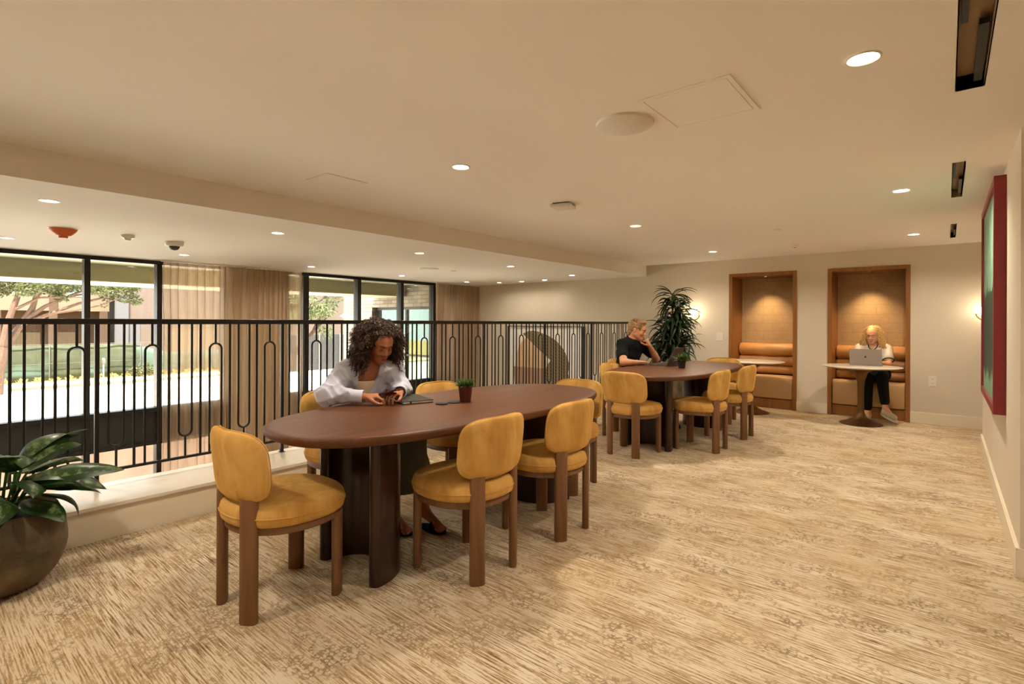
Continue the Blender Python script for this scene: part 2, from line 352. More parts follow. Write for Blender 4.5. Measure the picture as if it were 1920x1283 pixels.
# ------------------------------------------------------------------ curtains
def curtain(y0, y1, label, seed, dens=1.0, tail=0):
    random.seed(seed); t = thing('sheer_curtain', label, 'curtain', (WX+.16, (y0+y1)/2, -2.98), 0)
    n = int((y1-y0)*230); prof = []; ph = 0
    for i in range(n+1):
        ph += (2*PI/n)*(y1-y0)*11*dens*(0.55+.9*noise.noise(Vector((i*.02, seed, 0)))+.4)
        y = y0+(y1-y0)*i/n
        prof.append((.045*math.sin(ph)*(.75+.5*noise.noise(Vector((i*.05, seed+9, 0)))), y+.018*math.cos(ph*1.0)))
    zs = [0, .4, 1.2, 2.0, 3.0, 3.6, 4.2, 4.7, 5.03]; m = MB(); vs = []
    for z in zs:
        for x, y in prof:
            k = 1+.15*noise.noise(Vector((z*1.3, y*3, seed))); vs.append((x*k+.01*noise.noise(Vector((z, y*5, 1))), y-(y0+y1)/2+tail*(1-z/5.03)**3*((y-y0)/(y1-y0)-.5)*-1+.012*noise.noise(Vector((z*2, y*2, seed))), z))
    N = n+1; fs = [(j*N+i, j*N+i+1, (j+1)*N+i+1, (j+1)*N+i) for j in range(len(zs)-1) for i in range(n)]
    m.add(vs, fs); m.build('fabric', 'sheer', t, smooth='full')
    MB().box(-.02, .02, -(y1-y0)/2, (y1-y0)/2, 5.03, 5.045).build('curtain_track', 'white', t)
curtain(2.30, 3.32, 'wide sheer beige curtain drawn beside the left window', 3)
curtain(3.37, 4.26, 'narrower sheer beige curtain just left of the three-pane window', 8, 1.25)
curtain(7.10, 8.36, 'sheer beige curtain in the far corner by the back wall', 5, 1.2)

# ------------------------------------------------------------------ railing
RX = -4.16
rail = thing('railing', 'black metal balcony railing with arched balusters on the white curb', 'railing', (RX, 0, .205))
zb = .30-.205; zt = 1.245-.205
box('top_rail', 'black', (-.022, .022, -1.4, BY-.002, zt, zt+.036), rail, bevel=.004)
box('bottom_rail', 'black', (-.011, .011, -1.4, BY-.002, zb-.008, zb+.01), rail, bevel=.002)
bar = MB().tube([(0, 0, zb), (0, 0, zt+.005)], .0085, 8).build('baluster', 'black', rail, smooth=True)
def archpts(zc, sgn, r=.041):
    return [(0, r*math.cos(q), zc+sgn*r*math.sin(q)) for q in [PI*i/12 for i in range(13)]]
zc = 1.104-.205-.041
m = MB().tube([(0, .041, zb)]+archpts(zc, 1)+[(0, -.041, zb)], .0075, 8); m.tube([(0, 0, zc+.04), (0, 0, zt+.005)], .0075, 8)
arch = m.build('arched_baluster', 'black', rail, smooth=True)
zc = .452-.205+.041
m = MB().tube([(0, .041, zt+.005)]+archpts(zc, -1)+[(0, -.041, zt+.005)], .0075, 8); m.tube([(0, 0, zc-.04), (0, 0, zb)], .0075, 8)
ub = m.build('looped_baluster', 'black', rail, smooth=True)
post = MB().box(-.013, .013, -.012, .012, 0, zt+.01).box(-.02, .02, -.02, .02, 0, .004).build('post', 'black', rail, bevel=.002)
first = {}
def put(src, y):
    o = src if src.name not in first else src.copy()
    if src.name in first: C.objects.link(o)
    first[src.name] = 1; o.location.y = y
bp = .4; k = -3
while True:
    ya = .752+.4017*k
    if ya > 8.35: break
    put(arch, ya)
    if ya+.2 < 8.35: put(ub, ya+.2025)
    for j, yb in enumerate((ya+.1, ya+.3)):
        if yb > 8.38: continue
        if j == 0 and k % 3 == 0: put(post, yb)
        else: put(bar, yb)
    k += 1
put(post, BY-.03)
# ------------------------------------------------------------------ niches
def niche(x0, x1, label, label2):
    w_ = x1-x0; D = .52; t = thing('niche_surround', label, 'niche', (x0, BY, 0))
    F = .05; P = .015
    box('side_panel', 'niche_wood', (0, F, -P, D, 0, NZ), t, bevel=.002); box('side_panel', 'niche_wood', (w_-F, w_, -P, D, 0, NZ), t, bevel=.002)
    box('top_panel', 'niche_wood', (F, w_-F, -P, D, NZ-F, NZ), t, bevel=.002)
    box('back_panel', 'wallpaper', (F, w_-F, D-.02, D, 0, NZ-F), t)
    ly = thing('niche_downlight', 'small recessed spotlight in the top of the %s niche' % label2, 'light', (x0+w_/2, BY+.2, NZ-F), 0, None)
    MB().lathe([(.012, -.001), (.026, -.001), (.028, -.004), (.02, -.006), (.013, -.004)], 20, cap=False).build('trim_ring', 'bronze', ly, smooth=True)
    MB().lathe([(0.001, -.002), (.014, -.002), (.014, -.001), (.001, -.001)], 16).build('lens', 'spotlens', ly)
    sp = bpy.data.lights.new('spot', 'SPOT'); sp.energy = 26; sp.spot_size = math.radians(85); sp.spot_blend = .9; sp.color = (1, .68, .34); sp.shadow_soft_size = .02
    so = bpy.data.objects.new('spot', sp); C.objects.link(so); so.parent = ly; so.location = (0, 0, -.012); so.rotation_euler = Vector((0, .16, -1)).to_track_quat('-Z', 'Y').to_euler()
    # banquette
    b = thing('banquette', 'tan leather banquette with rolled back cushions in the %s niche' % label2, 'bench', (x0+w_/2, BY, 0))
    h = w_/2-F-.004
    box('plinth', 'niche_wood', (-h, h, .03, D-.03, 0, .14), b)
    m = MB(); pr = [(.012, .15), (.004, .20), (.004, .42), (.02, .465), (.07, .49), (.30, .475), (.49, .46), (.49, .15)]
    m.loft([[Vector((x, y, z)) for y, z in pr] for x in (-h, h)]); m.build('seat', 'leather_seat', b, bevel=.012, smooth=True, seg=3)
    for zc_, r, yc in ((.545, .062, .40), (.685, .082, .405), (.855, .1, .395)):
        m = MB(); ring = lambda x, q: [Vector((x, yc+r*q*1.0*math.cos(a), zc_+r*q*math.sin(a))) for a in [2*PI*i/28 for i in range(28)]]
        m.loft([ring(-h, .8), ring(-h+.012, .96), ring(-h+.03, 1), ring(h-.03, 1), ring(h-.012, .96), ring(h, .8)]); m.build('roll_cushion', 'leather', b, smooth=True)
niche(*NICH[0], 'oak-framed wall niche with map wallpaper, empty, left of the two', 'left')
niche(*NICH[1], 'oak-framed wall niche with map wallpaper where the blond woman sits', 'right')
# ------------------------------------------------------------------ ceiling fittings
def downlight_parts(t, rad=.058):
    MB().lathe([(rad*.86, -.001), (rad, -.001), (rad, -.004), (rad*.9, -.007), (rad*.84, -.004)], 32, cap=False).build('trim_ring', 'white', t, smooth=True)
    MB().lathe([(.001, -.003), (rad*.84, -.003), (rad*.84, -.001), (.001, -.001)], 32).build('lens', 'lens', t)
dl = thing('downlight', '', 'light', (0, 0, 0)); downlight_parts(dl)
used = [0]
def downlight(x, y, z, label, e, group):
    o = dl if not used[0] else copy_tree(dl); used[0] = 1
    o.location = (x, y, z); o['label'] = label; o['group'] = group
    if e: area('lamp', (x, y, z-.012), .1, e, parent=None, spread=math.radians(150))
EU, EL = 8.8, 6
G1, G2 = 'downlights in the upper ceiling', 'downlights in the lower ceiling'
UP = [(-.24, -.15, 'recessed round downlight nearest the camera on the right row'), (-.24, 2.313, 'large glowing recessed downlight at top right near the ceiling slot'), (-.26, 4.794, 'recessed downlight in the right row, second from the top right one'), (-.28, 7.23, 'recessed downlight nearest the two niches on the right'),
      (-2.40, -.15, 'recessed downlight behind the camera on the left row'), (-2.368, 2.324, 'recessed downlight in the middle of the ceiling above the near table'), (-2.432, 4.869, 'recessed downlight above the far table'), (-2.483, 7.297, 'recessed downlight by the back wall above the left niche')]
for x, y, lb in UP: downlight(x, y, ZC, lb, EU, G1)
LO = [(-4.6, .684, 'leftmost downlight in the lower ceiling, above the orange alarm'), (-4.649, 2.255, 'lower-ceiling downlight right of the domed camera'), (-7.09, 2.293, 'lower-ceiling downlight just below the domed camera near the curtain top'), (-7.01, .74, 'lower-ceiling downlight cut by the left picture edge'),
      (-4.71, 3.957, 'lower-ceiling downlight above the woman reading her phone'), (-4.798, 5.711, 'lower-ceiling downlight right of the round ceiling speaker'), (-7.125, 3.953, 'lower-ceiling downlight above the left edge of the three-pane window'), (-7.265, 5.71, 'lower-ceiling downlight above the middle window mullion'),
      (-7.384, 7.426, 'lower-ceiling downlight above the corner curtain'), (-6.961, 7.932, 'first small downlight along the back wall from the curtain'), (-6.431, 7.998, 'second small downlight along the back wall from the curtain'), (-5.848, 7.965, 'third small downlight along the back wall from the curtain'), (-4.894, 7.447, 'lower-ceiling downlight nearest the end of the ceiling step')]
for x, y, lb in LO: downlight(x, y, ZL, lb, EL if y < 7.3 else 1.2, G2)
for (x0, x1, y0, y1), lb in zip(slots, ('long black ceiling air slot at the top right corner', 'middle ceiling air slot above the red-framed painting', 'smallest ceiling air slot farthest along the right side')):
    t = thing('air_slot', lb, 'vent', (x0, y0, ZC)); W_ = x1-x0; L = y1-y0
    m = MB(); m.box(-.004, 0, 0, L, .0, .15); m.box(W_, W_+.004, 0, L, .0, .15); m.box(-.004, W_+.004, 0, L, .06, .064); m.box(0, W_, -.004, 0, 0, .15); m.box(0, W_, L, L+.004, 0, .15)
    m.build('housing', 'housing', t)
    n = max(2, int(L/.55)); 
    for i in range(n): box('blade', 'blackpanel', (W_*.62 if i % 2 else .006, W_*.92 if i % 2 else W_*.28, L*i/n+.02, L*(i+1)/n-.02, .02, .04), t)
t = thing('ceiling_speaker', 'large flat round white dome on the upper ceiling', 'speaker', (-1.225, 2.331, ZC))
MB().lathe([(.001, -.03), (.06, -.028), (.11, -.022), (.137, -.012), (.14, -.004), (.14, 0), (.001, 0)], 48).build('dome', 'white', t, smooth=True)
t = thing('wireless_access_point', 'flat square white box on the upper ceiling', 'access point', (-2.459, 3.604, ZC), .3)
box('casing', 'white', (-.09, .09, -.09, .09, -.035, -.008), t, bevel=.012, seg=3); box('mount', 'darkgrey', (-.07, .07, -.07, .07, -.008, 0), t)
for nm, x, y, r, lb in (('sprinkler_cover', -1.372, 6.003, .045, 'thin round cover disc on the upper ceiling between two downlights'), ('sprinkler_cover', -5.946, 5.684, .045, 'small round cover disc on the lower ceiling right of the round grille')):
    z_ = ZC if x > -4 else ZL
    tag(MB().lathe([(.001, -.008), (r, -.007), (r, -.004), (r*.8, 0), (.001, 0)], 24, (x, y, z_)).build(nm, 'white', smooth=True), lb, 'sprinkler')
t = thing('smoke_detector', 'tiny white detector on the upper ceiling near the right niche', 'detector', (-1.464, 7.29, ZC)); MB().lathe([(.001, -.035), (.03, -.035), (.045, -.02), (.05, 0), (.001, 0)], 24).build('body', 'white', t, smooth=True); MB().lathe([(.001, -.04), (.012, -.04), (.014, -.034), (.001, -.034)], 12).build('sensor', 'darkgrey', t)
t = thing('alarm_strobe', 'orange domed alarm on the lower ceiling', 'alarm', (-5.928, .977, ZL)); MB().lathe([(.05, -.062), (.085, -.03), (.1, -.006), (.1, -.004), (.001, -.004), (.001, -.062)], 32).build('cover', 'orange', t, smooth=True)
MB().lathe([(.001, -.004), (.108, -.004), (.108, 0), (.001, 0)], 32).build('base', 'white', t); MB().lathe([(.001, -.085), (.03, -.083), (.036, -.062), (.001, -.062)], 20).build('lens_cap', 'orange', t, smooth=True)
t = thing('smoke_detector', 'small white detector between the orange alarm and domed camera', 'detector', (-5.891, 1.434, ZL)); MB().lathe([(.001, -.03), (.045, -.03), (.055, -.015), (.055, 0), (.001, 0)], 28).build('body', 'white', t, smooth=True); MB().lathe([(.001, -.055), (.02, -.052), (.03, -.03), (.001, -.03)], 20).build('sensor', 'white', t, smooth=True)
t = thing('dome_camera', 'white security camera with dark dome on the lower ceiling', 'camera', (-6.032, 1.86, ZL)); MB().lathe([(.001, -.045), (.07, -.045), (.083, -.03), (.085, 0), (.001, 0)], 32).build('housing', 'white', t, smooth=True); MB().lathe([(.001, -.085), (.03, -.078), (.045, -.06), (.05, -.045), (.001, -.045)], 24).build('dome', 'key', t, smooth=True)
t = thing('ceiling_speaker', 'flat round white grille on the lower ceiling past the curtain', 'speaker', (-6.008, 5.223, ZL)); MB().lathe([(.001, -.012), (.10, -.012), (.15, -.007), (.155, 0), (.001, 0)], 40).build('grille', 'white', t, smooth=True)
def hatch(x0, x1, y0, y1, z, lb):
    t = thing('access_hatch', lb, 'hatch', (x0, y0, z)); W_, L = x1-x0, y1-y0; g = .003
    box('door_panel', 'ceil', (.02+g, W_-.02-g, .02+g, L-.02-g, -.004, -.0005), t)
    m = MB()
    for b in ((0, W_, 0, .02), (0, W_, L-.02, L), (0, .02, .02, L-.02), (W_-.02, W_, .02, L-.02)): m.box(*b, -.004, -.0005)
    m.build('frame', 'ceil', t)
hatch(-1.06, -.66, 2.128, 2.56, ZC, 'square access hatch in the ceiling beside the round white dome')
hatch(-3.45, -3.16, 1.86, 2.18, ZC, 'small square access hatch near the ceiling step')
# ------------------------------------------------------------------ wall fittings
def sconce(x, z, lb, e):
    t = thing('wall_sconce', lb, 'sconce', (x, BY, z), 0, 'globe wall sconces')
    MB().lathe([(.001, 0), (.06, 0), (.06, .012), (.001, .012)], 32).build('back_plate', 'brass', t, smooth=True).rotation_euler = (PI/2, 0, 0)
    m = MB(); m.tube([(.088*math.cos(a), -.07, -.02+.088*math.sin(a)) for a in [-PI*.95+PI*.9*i/16 for i in range(17)]], .012, 8); m.tube([(0, -.01, -.1), (0, -.07, -.105)], .012, 8); m.build('cradle', 'brass', t, smooth=True)
    m = MB(); m.lathe([(max(.001, .068*math.sin(a)), .068*math.cos(a)) for a in [PI*i/16 for i in range(17)]], 28, (0, -.085, 0)); m.build('globe', 'globe', t, smooth='full')
    l = bpy.data.lights.new('bulb', 'POINT'); l.energy = e; l.color = (1, .78, .52); l.shadow_soft_size = .03
    lo = bpy.data.objects.new('bulb', l); C.objects.link(lo); lo.location = (x, BY-.19, z)
sconce(-3.139, 1.425, 'glowing globe sconce on the back wall beside the tall plant', 1.1)
sconce(.36, 1.425, 'glowing globe sconce half hidden behind the red-framed painting', 1.0)
t = thing('wall_outlet', 'white power outlet low on the back wall right of the niches', 'outlet', (-.133, BY, .546))
box('plate', 'white', (-.04, .04, -.008, 0, -.065, .065), t, bevel=.003)
for dz in (-.025, .025):
    so = box('socket', 'white', (-.018, .018, -.012, -.008, dz-.015, dz+.015), t, bevel=.003); MB().box(-.008, -.005, -.0135, -.012, dz-.004, dz+.007).box(.005, .008, -.0135, -.012, dz-.004, dz+.007).build('slot', 'darkgrey', so)
t = thing('light_switch', 'white double light switch on the back wall left of the niches', 'switch', (-2.749, BY, 1.051))
box('plate', 'white', (-.055, .055, -.007, 0, -.065, .065), t, bevel=.003)
for dx in (-.025, .025): box('rocker', 'white', (dx-.017, dx+.017, -.011, -.007, -.035, .035), t, bevel=.002)
# red-framed painting on right wall
t = thing('framed_painting', 'large green abstract painting in a deep red frame on the right wall', 'painting', (.285, 4.45, .70))
L_, H_ = 1.5, 1.5
m = MB(); m.box(-.06, -.001, 0, .05, 0, H_); m.box(-.06, -.001, L_-.05, L_, 0, H_); m.box(-.06, -.001, .05, L_-.05, 0, .05); m.box(-.06, -.001, .05, L_-.05, H_-.05, H_)
M['redframe'] = plain('red_frame', srgb(132, 34, 40), .45, var=.04); m.build('frame', 'redframe', t, bevel=.002)
s = NT('green_painting'); tc = s.n('ShaderNodeTexCoord'); sp_ = s.n('ShaderNodeSeparateXYZ'); s.l(tc.outputs['Object'], sp_.inputs[0])
nz = s.noise(s.coord((1, 6, 1.2)), 2, 4, .6, .5); nz2 = s.noise(s.coord((1, 2, 2)), 2, 3)
zz = s.math('ADD', sp_.outputs[2], s.math('MULTIPLY', nz, -.35))
dk = s.ramp(zz, [(.0, (0, 0, 0, 1)), (.02, (1, 1, 1, 1)), (.62, (1, 1, 1, 1)), (.66, (0, 0, 0, 1))])
mint = s.ramp(nz2, [(.3, srgb(96, 146, 118)), (.7, srgb(140, 172, 146))]); dkc = s.ramp(nz, [(.35, srgb(3, 36, 25)), (.65, srgb(8, 64, 44))])
M['painting'] = s.set(color=s.mix(dk, mint, dkc), rough=.6)
box('canvas', 'painting', (-.045, -.002, .05, L_-.05, .05, H_-.05), t)
# large artwork on the lower back wall
t = thing('wall_artwork', 'big pale framed artwork of rounded tan and brown shapes beyond the railing', 'artwork', (-7.07, BY, -.75))
W_, H_ = 1.84, 1.94
m = MB(); m.box(0, .03, -.1, 0, 0, H_); m.box(W_-.03, W_, -.1, 0, 0, H_); m.box(.03, W_-.03, -.1, 0, 0, .012); m.box(.03, W_-.03, -.1, 0, H_-.012, H_); m.build('frame', 'blackpanel', t)
box('canvas', plain('art_canvas', srgb(236, 230, 222), .8), (.03, W_-.03, -.08, -.005, .012, H_-.012), t)
def flat(pts, name, mat, y): 
    m = MB(); m.loft([[Vector((x, y, z)) for x, z in pts], [Vector((x, -.079, z)) for x, z in pts]]); m.build(name, mat, t)
def arc(cx, cz, r, a0, a1, n=24, rz=None): return [(cx+r*math.cos(math.radians(a0+(a1-a0)*i/n)), cz+(rz or r)*math.sin(math.radians(a0+(a1-a0)*i/n))) for i in range(n+1)]
flat(arc(.60, 1.10, .40, 0, 180, rz=.62), 'peach_shape', plain('art_peach', srgb(216, 180, 138), .8), -.083)
flat(arc(.58, 1.10, .42, 180, 360, rz=.95), 'brown_shape', plain('art_brown', srgb(172, 138, 112), .8), -.084)
s = NT('art_olive'); wv = s.n('ShaderNodeTexWave', _Scale=9.0, _Distortion=1.5); s.l(s.coord((1, 1, 1), (0, .6, 0)), wv.inputs['Vector']); M['olive'] = s.set(color=s.ramp(wv.outputs['Fac'], [(.15, srgb(84, 66, 40)), (.3, srgb(146, 128, 94))]), rough=.8)
flat([(.40, 1.78), (.55, 1.84), (.68, 1.845), (.8, 1.83), (1.04, 1.75), (1.18, 1.69), (1.30, 1.60), (1.38, 1.52), (1.44, 1.43), (1.50, 1.32), (1.53, 1.22), (1.53, 1.12), (1.50, 1.03), (1.44, 1.02), (1.30, 1.12), (1.14, 1.24), (.98, 1.36), (.8, 1.48), (.62, 1.62), (.5, 1.71)], 'olive_crescent', 'olive', -.088)
flat(arc(1.24, .82, .30, 0, 360, 36, rz=.50), 'ribbed_oval', 'olive', -.086)

# ------------------------------------------------------------------ chairs
def make_chair():
    t = thing('dining_chair', 'x', 'chair')
    def leg(x, y, z1, wl=.076, wt=.042):
        ang = math.atan2(y, x)+PI/2; m = MB(); mt = Matrix.Translation((x, y, 0)) @ Matrix.Rotation(ang, 4, 'Z')
        m.loft([[mt @ v for v in sell(wl/2*q, wt/2*q, 3, 24, z=z)] for z, q in ((0, .93), (.004, 1), (z1-.004, 1), (z1, .95))]); return m.build('leg', 'chairwood', t, smooth=True)
    for sx in (-1, 1): leg(sx*.135, -.198, .522, .076); leg(sx*.19, .18, .39)
    # D-shaped seat outline
    def outline(q, z, n=48, dy=0):
        out = []
        for i in range(n):
            a = 2*PI*i/n; ca, sa = math.cos(a), math.sin(a); e = 2.5
            x = .268*math.copysign(abs(ca)**(2/e), ca); y = .258*math.copysign(abs(sa)**(2/e), sa)
            if y < 0: x *= 1-.22*(abs(y)/.258)**2
            out.append(Vector((x*q, y*q+dy+.014, z)))
        return out
    m = MB(); m.loft([outline(.90, .362), outline(.915, .366), outline(.915, .395), outline(.9, .4)]); m.build('seat_frame', 'chairwood', t, smooth=True)
    prof = [(.80, .395), (.93, .396), (.975, .405), (.995, .425), (.997, .445), (.975, .468), (.93, .482), (.8, .491), (.6, .496), (.35, .498), (.05, .498)]
    m = MB(); m.loft([outline(q, z) for q, z in prof]); se = m.build('seat', 'velvet', t, smooth='full')
    m = MB(); pts = outline(1.0, .438); m.tube(pts+[pts[0]], .0035, 6, False); m.build('piping', 'velvet', se, smooth='full')
    # backrest: curved rounded pad
    nu, nv = 34, 20; HW, HH, TH = .232, .152, .033; zc = .653
    def P(a, b, sgn):
        # a in [-1,1] across, b in [-1,1] up ; rounded-rectangle mask
        e = 3.4
        r = (abs(a)**e+abs(b)**e)**(1/e)
        return r
    rings = []
    N = 56
    for side in (1, -1):
        for q in ((.0001, .3, .6, .8, .9, .96, .99, 1.0) if side == 1 else (1.0, .99, .96, .9, .8, .6, .3, .0001)):
            th = TH*(1-q**5)**.5 if q < 1 else 0
            ring = []
            for i in range(N):
                a = 2*PI*i/N; ca, sa = math.cos(a), math.sin(a); e = 4.0
                x = HW*q*math.copysign(abs(ca)**(2/e), ca); z = HH*q*math.copysign(abs(sa)**(2/e), sa)
                yc = -.235+.075*(x/HW)**2-.10*(z/.15)*.18
                nx = -.15*x/HW**2; n_ = Vector((nx, 1, 0)).normalized()
                ring.append(Vector((x, yc, zc+z))+n_*th*side)
            if side == -1 and q == 1.0: continue
            rings.append(ring)
    m = MB(); m.loft(rings); bk = m.build('backrest', 'velvet', t, smooth='full')
    seam = []
    for i in range(N+1):
        a = 2*PI*i/N; ca, sa = math.cos(a), math.sin(a); e = 4.0
        x = HW*.985*math.copysign(abs(ca)**(2/e), ca); z = HH*.985*math.copysign(abs(sa)**(2/e), sa)
        yc = -.235+.075*(x/HW)**2-.10*(z/.15)*.18; n_ = Vector((-.15*x/HW**2, 1, 0)).normalized()
        seam.append(Vector((x, yc, zc+z))+n_*.016)
    m = MB(); m.tube(seam, .003, 6, False); m.build('piping', 'velvet', bk, smooth='full')
    return t
chair = make_chair(); cn = [0]
def put_chair(x, y, face, label, g):
    o = chair if not cn[0] else copy_tree(chair); cn[0] += 1
    o.location = (x, y, 0); o.rotation_euler = (0, 0, math.radians(face)-PI/2); o['label'] = label; o['group'] = g
GA, GB = 'mustard chairs round the near table', 'mustard chairs round the far table'
put_chair(-2.38, 1.17, 90, 'mustard velvet chair at the near left end of the near table', GA)
put_chair(-1.935, 1.96, 180, 'mustard velvet chair on the near side of the near table, closest to camera', GA)
put_chair(-1.915, 2.64, 180, 'mustard velvet chair second along the near side of the near table', GA)
put_chair(-2.29, 3.40, -90, 'mustard velvet chair at the far end of the near table', GA)
put_chair(-3.02, 1.93, 0, 'mustard velvet chair the curly-haired woman sits on', GA)
put_chair(-2.82, 2.72, 0, 'empty mustard velvet chair beside the curly-haired woman, railing side', GA)
put_chair(-2.36, 4.67, 90, 'mustard velvet chair at the near end of the far table, back to camera', GB)
put_chair(-1.915, 5.29, 180, 'mustard velvet chair on the camera side of the far table, left one', GB)
put_chair(-1.885, 6.09, 180, 'mustard velvet chair on the camera side of the far table, nearest the niches', GB)
put_chair(-2.76, 5.30, 0, 'empty mustard velvet chair in front of the man, railing side', GB)
put_chair(-3.05, 6.0, 0, 'mustard velvet chair the man in black sits on', GB)
put_chair(-2.28, 6.92, -90, 'mustard velvet chair at the far end of the far table', GB)

# ------------------------------------------------------------------ big tables
def big_table(cx, cy, label, g):
    t = thing('oval_table', label, 'table', (cx, cy, 0), 0, g)
    prof = [(.92, .715), (.975, .718), (.992, .727), (1.0, .74), (.998, .752), (.99, .759), (.975, .762), (.9, .762), (.5, .762), (.02, .762)]
    m = MB()
    m.loft([[Vector((v.x, v.y, z)) for v in sell(.528-(1-q)*.5 if q > .85 else .528*q, 1.195-(1-q)*.5 if q > .85 else 1.195*q, 2.7, 120)] for q, z in prof])
    m.build('tabletop', 'walnut_top', t, smooth=True)
    for sg in (-1, 1):
        # C-shaped pedestal opening towards the table end, rounded noses
        m = MB(); ri, ro = .19, .255; yc = sg*.81; n = 28; out = []
        for i in range(n+1):
            a = PI*i/n; out.append((ro*math.cos(a), yc-sg*.25*math.sin(a)))
        out_l = [( -ro, yc+sg*.19)]; 
        nose = lambda sx: [(sx*((ri+ro)/2)+.0325*math.cos(b)*sx, yc+sg*(.0325*math.sin(b))) for b in [PI*j/8 for j in range(9)]]
        right = nose(1); left = nose(-1)
        inner = [(ri*math.cos(PI*i/n), yc-sg*.185*math.sin(PI*i/n)) for i in range(n+1)]
        # loop: outer arc from right to left, left nose (outer->inner), inner arc left->right, right nose (inner->outer)
        loop = out+left+inner[::-1]+right[::-1]
        m.loft([[Vector((x, y, z)) for x, y in loop] for z in (0, .715)])
        m.build('pedestal', 'walnut_base', t, smooth=True)
    return t
big_table(-2.33, 2.318, 'long oval walnut table where the curly-haired woman sits, nearest', 'oval walnut tables')
big_table(-2.33, 5.74, 'long oval walnut table farther back where the man in black sits', 'oval walnut tables')
# tulip tables
def tulip(x, y, label):
    t = thing('pedestal_table', label, 'table', (x, y, 0), 0, 'round pedestal tables')
    MB().lathe([(.001, .700), (.30, .701), (.38, .708), (.425, .722), (.432, .727), (.425, .730), (.001, .730)], 64).build('tabletop', 'tabletop_white', t, smooth=True)
    MB().lathe([(.001, 0), (.232, 0), (.236, .004), (.225, .012), (.15, .04), (.09, .07), (.055, .10), (.038, .16), (.034, .3), (.036, .45), (.045, .56), (.075, .64), (.14, .69), (.16, .70), (.001, .70)], 48).build('base', 'bronze', t, smooth=True)
tulip(-.83, 7.88, 'round pale-topped pedestal table holding the silver laptop')
tulip(-2.13, 7.86, 'empty round pale-topped pedestal table before the left niche')

# ------------------------------------------------------------------ outside: canopy, street, fence, trees, buildings
GZ = -3.0
M['soffit'] = plain('canopy_paint', srgb(176, 170, 136), .8, var=.03)
M['soffit_light'] = plain('canopy_edge_paint', srgb(206, 192, 166), .8, var=.02)
o = struct(box('trim_3', 'soffit', (-9.2, WX-.14, -8, 7.33, ZL+.0, ZL+.2)))
t = thing('canopy_beam', 'long grey-green canopy beam running outside above the windows', 'beam', (-9.2, -8, 1.82))
box('beam', 'soffit', (-1.05, 0, 0, 15.33, .012, .45), t); box('bottom_board', 'soffit_light', (-1.07, .02, 0, 15.33, 0, .012), t)
struct(box('ground', plain('pale_asphalt', srgb(226, 217, 204), .9, var=.08, vscale=1.5), (-43, -8.35, -60, 90, GZ-.2, GZ)))
struct(box('ground', plain('kerb_concrete', srgb(150, 128, 106), .9, var=.08), (-43.3, -43, -60, 90, GZ-.2, GZ+.16)))
struct(box('ground', plain('pavement', srgb(204, 190, 172), .9, var=.08, vscale=2), (-45.6, -43.3, -60, 90, GZ-.2, GZ+.15)))
struct(box('ground', plain('verge_soil', srgb(160, 138, 84), .95, var=.3, vscale=4), (-100, -45.6, -60, 90, GZ-.2, GZ+.12)))
# pink corrugated screen outside the lower panes
t = thing('corrugated_screen', 'pinkish vertically ribbed screen seen through the lowest window panes', 'screen', (-14.6, -4, GZ))
pts = [(.05*math.sin(i*.6), -3+i*.09) for i in range(220)]
m = MB(); m.loft([[Vector((x, y, z)) for x, y in pts]+[Vector((x-.02, y, z)) for x, y in pts[::-1]] for z in (0, 1.72)]); m.build('panel', plain('pink_screen', srgb(98, 74, 60), .8, var=.08), t, smooth=True)
box('top_rail', 'soffit_light', (-.08, .06, -3, 16.7, 1.72, 1.76), t)
# construction fence with green screen cloth
s = NT('green_screen_cloth'); nz = s.noise(s.coord((1, .35, .6)), 1.6, 4, .6, .6); nz2 = s.noise(s.coord((1, .5, .5)), .5, 2)
col = s.ramp(nz, [(.3, srgb(38, 42, 24)), (.5, srgb(52, 56, 34)), (.72, srgb(64, 70, 52))]); col = s.mix(s.ramp(nz2, [(.48, (0, 0, 0, 1)), (.56, (1, 1, 1, 1))]), col, srgb(66, 82, 70))
M['fencecloth'] = s.set(color=col, rough=.9)
t = thing('site_fence', 'green cloth-covered construction fence across the street', 'fence', (-46.8, -6, GZ+.12))
random.seed(4); m = MB(); N = 160
top = [2.45 - (0.75*max(0, min(1, (i*.2-17.5)/2.5))) for i in range(N+1)]
vs = []; 
for i in range(N+1):
    for j in range(6): vs.append((.05*noise.noise(Vector((i*.15, j*.5, 2))), i*.2, .06+(top[i]-.06)*j/5))
m.add(vs, [(i*6+j, (i+1)*6+j, (i+1)*6+j+1, i*6+j+1) for i in range(N) for j in range(5)]); cl = m.build('screen_cloth', 'fencecloth', t, smooth='full')
sm = cl.modifiers.new('s', 'SOLIDIFY'); sm.thickness = .01
for i in range(13): MB().tube([(.1, i*2.6, 0), (.1, i*2.6, 2.55)], .03, 6).build('post', 'darkgrey', t)
MB().tube([(.1, 0, 2.5), (.1, 32, 2.5)], .02, 6).tube([(.14, 0, 1.2), (.14, 32, 1.2)], .015, 6).build('rail', 'darkgrey', t)
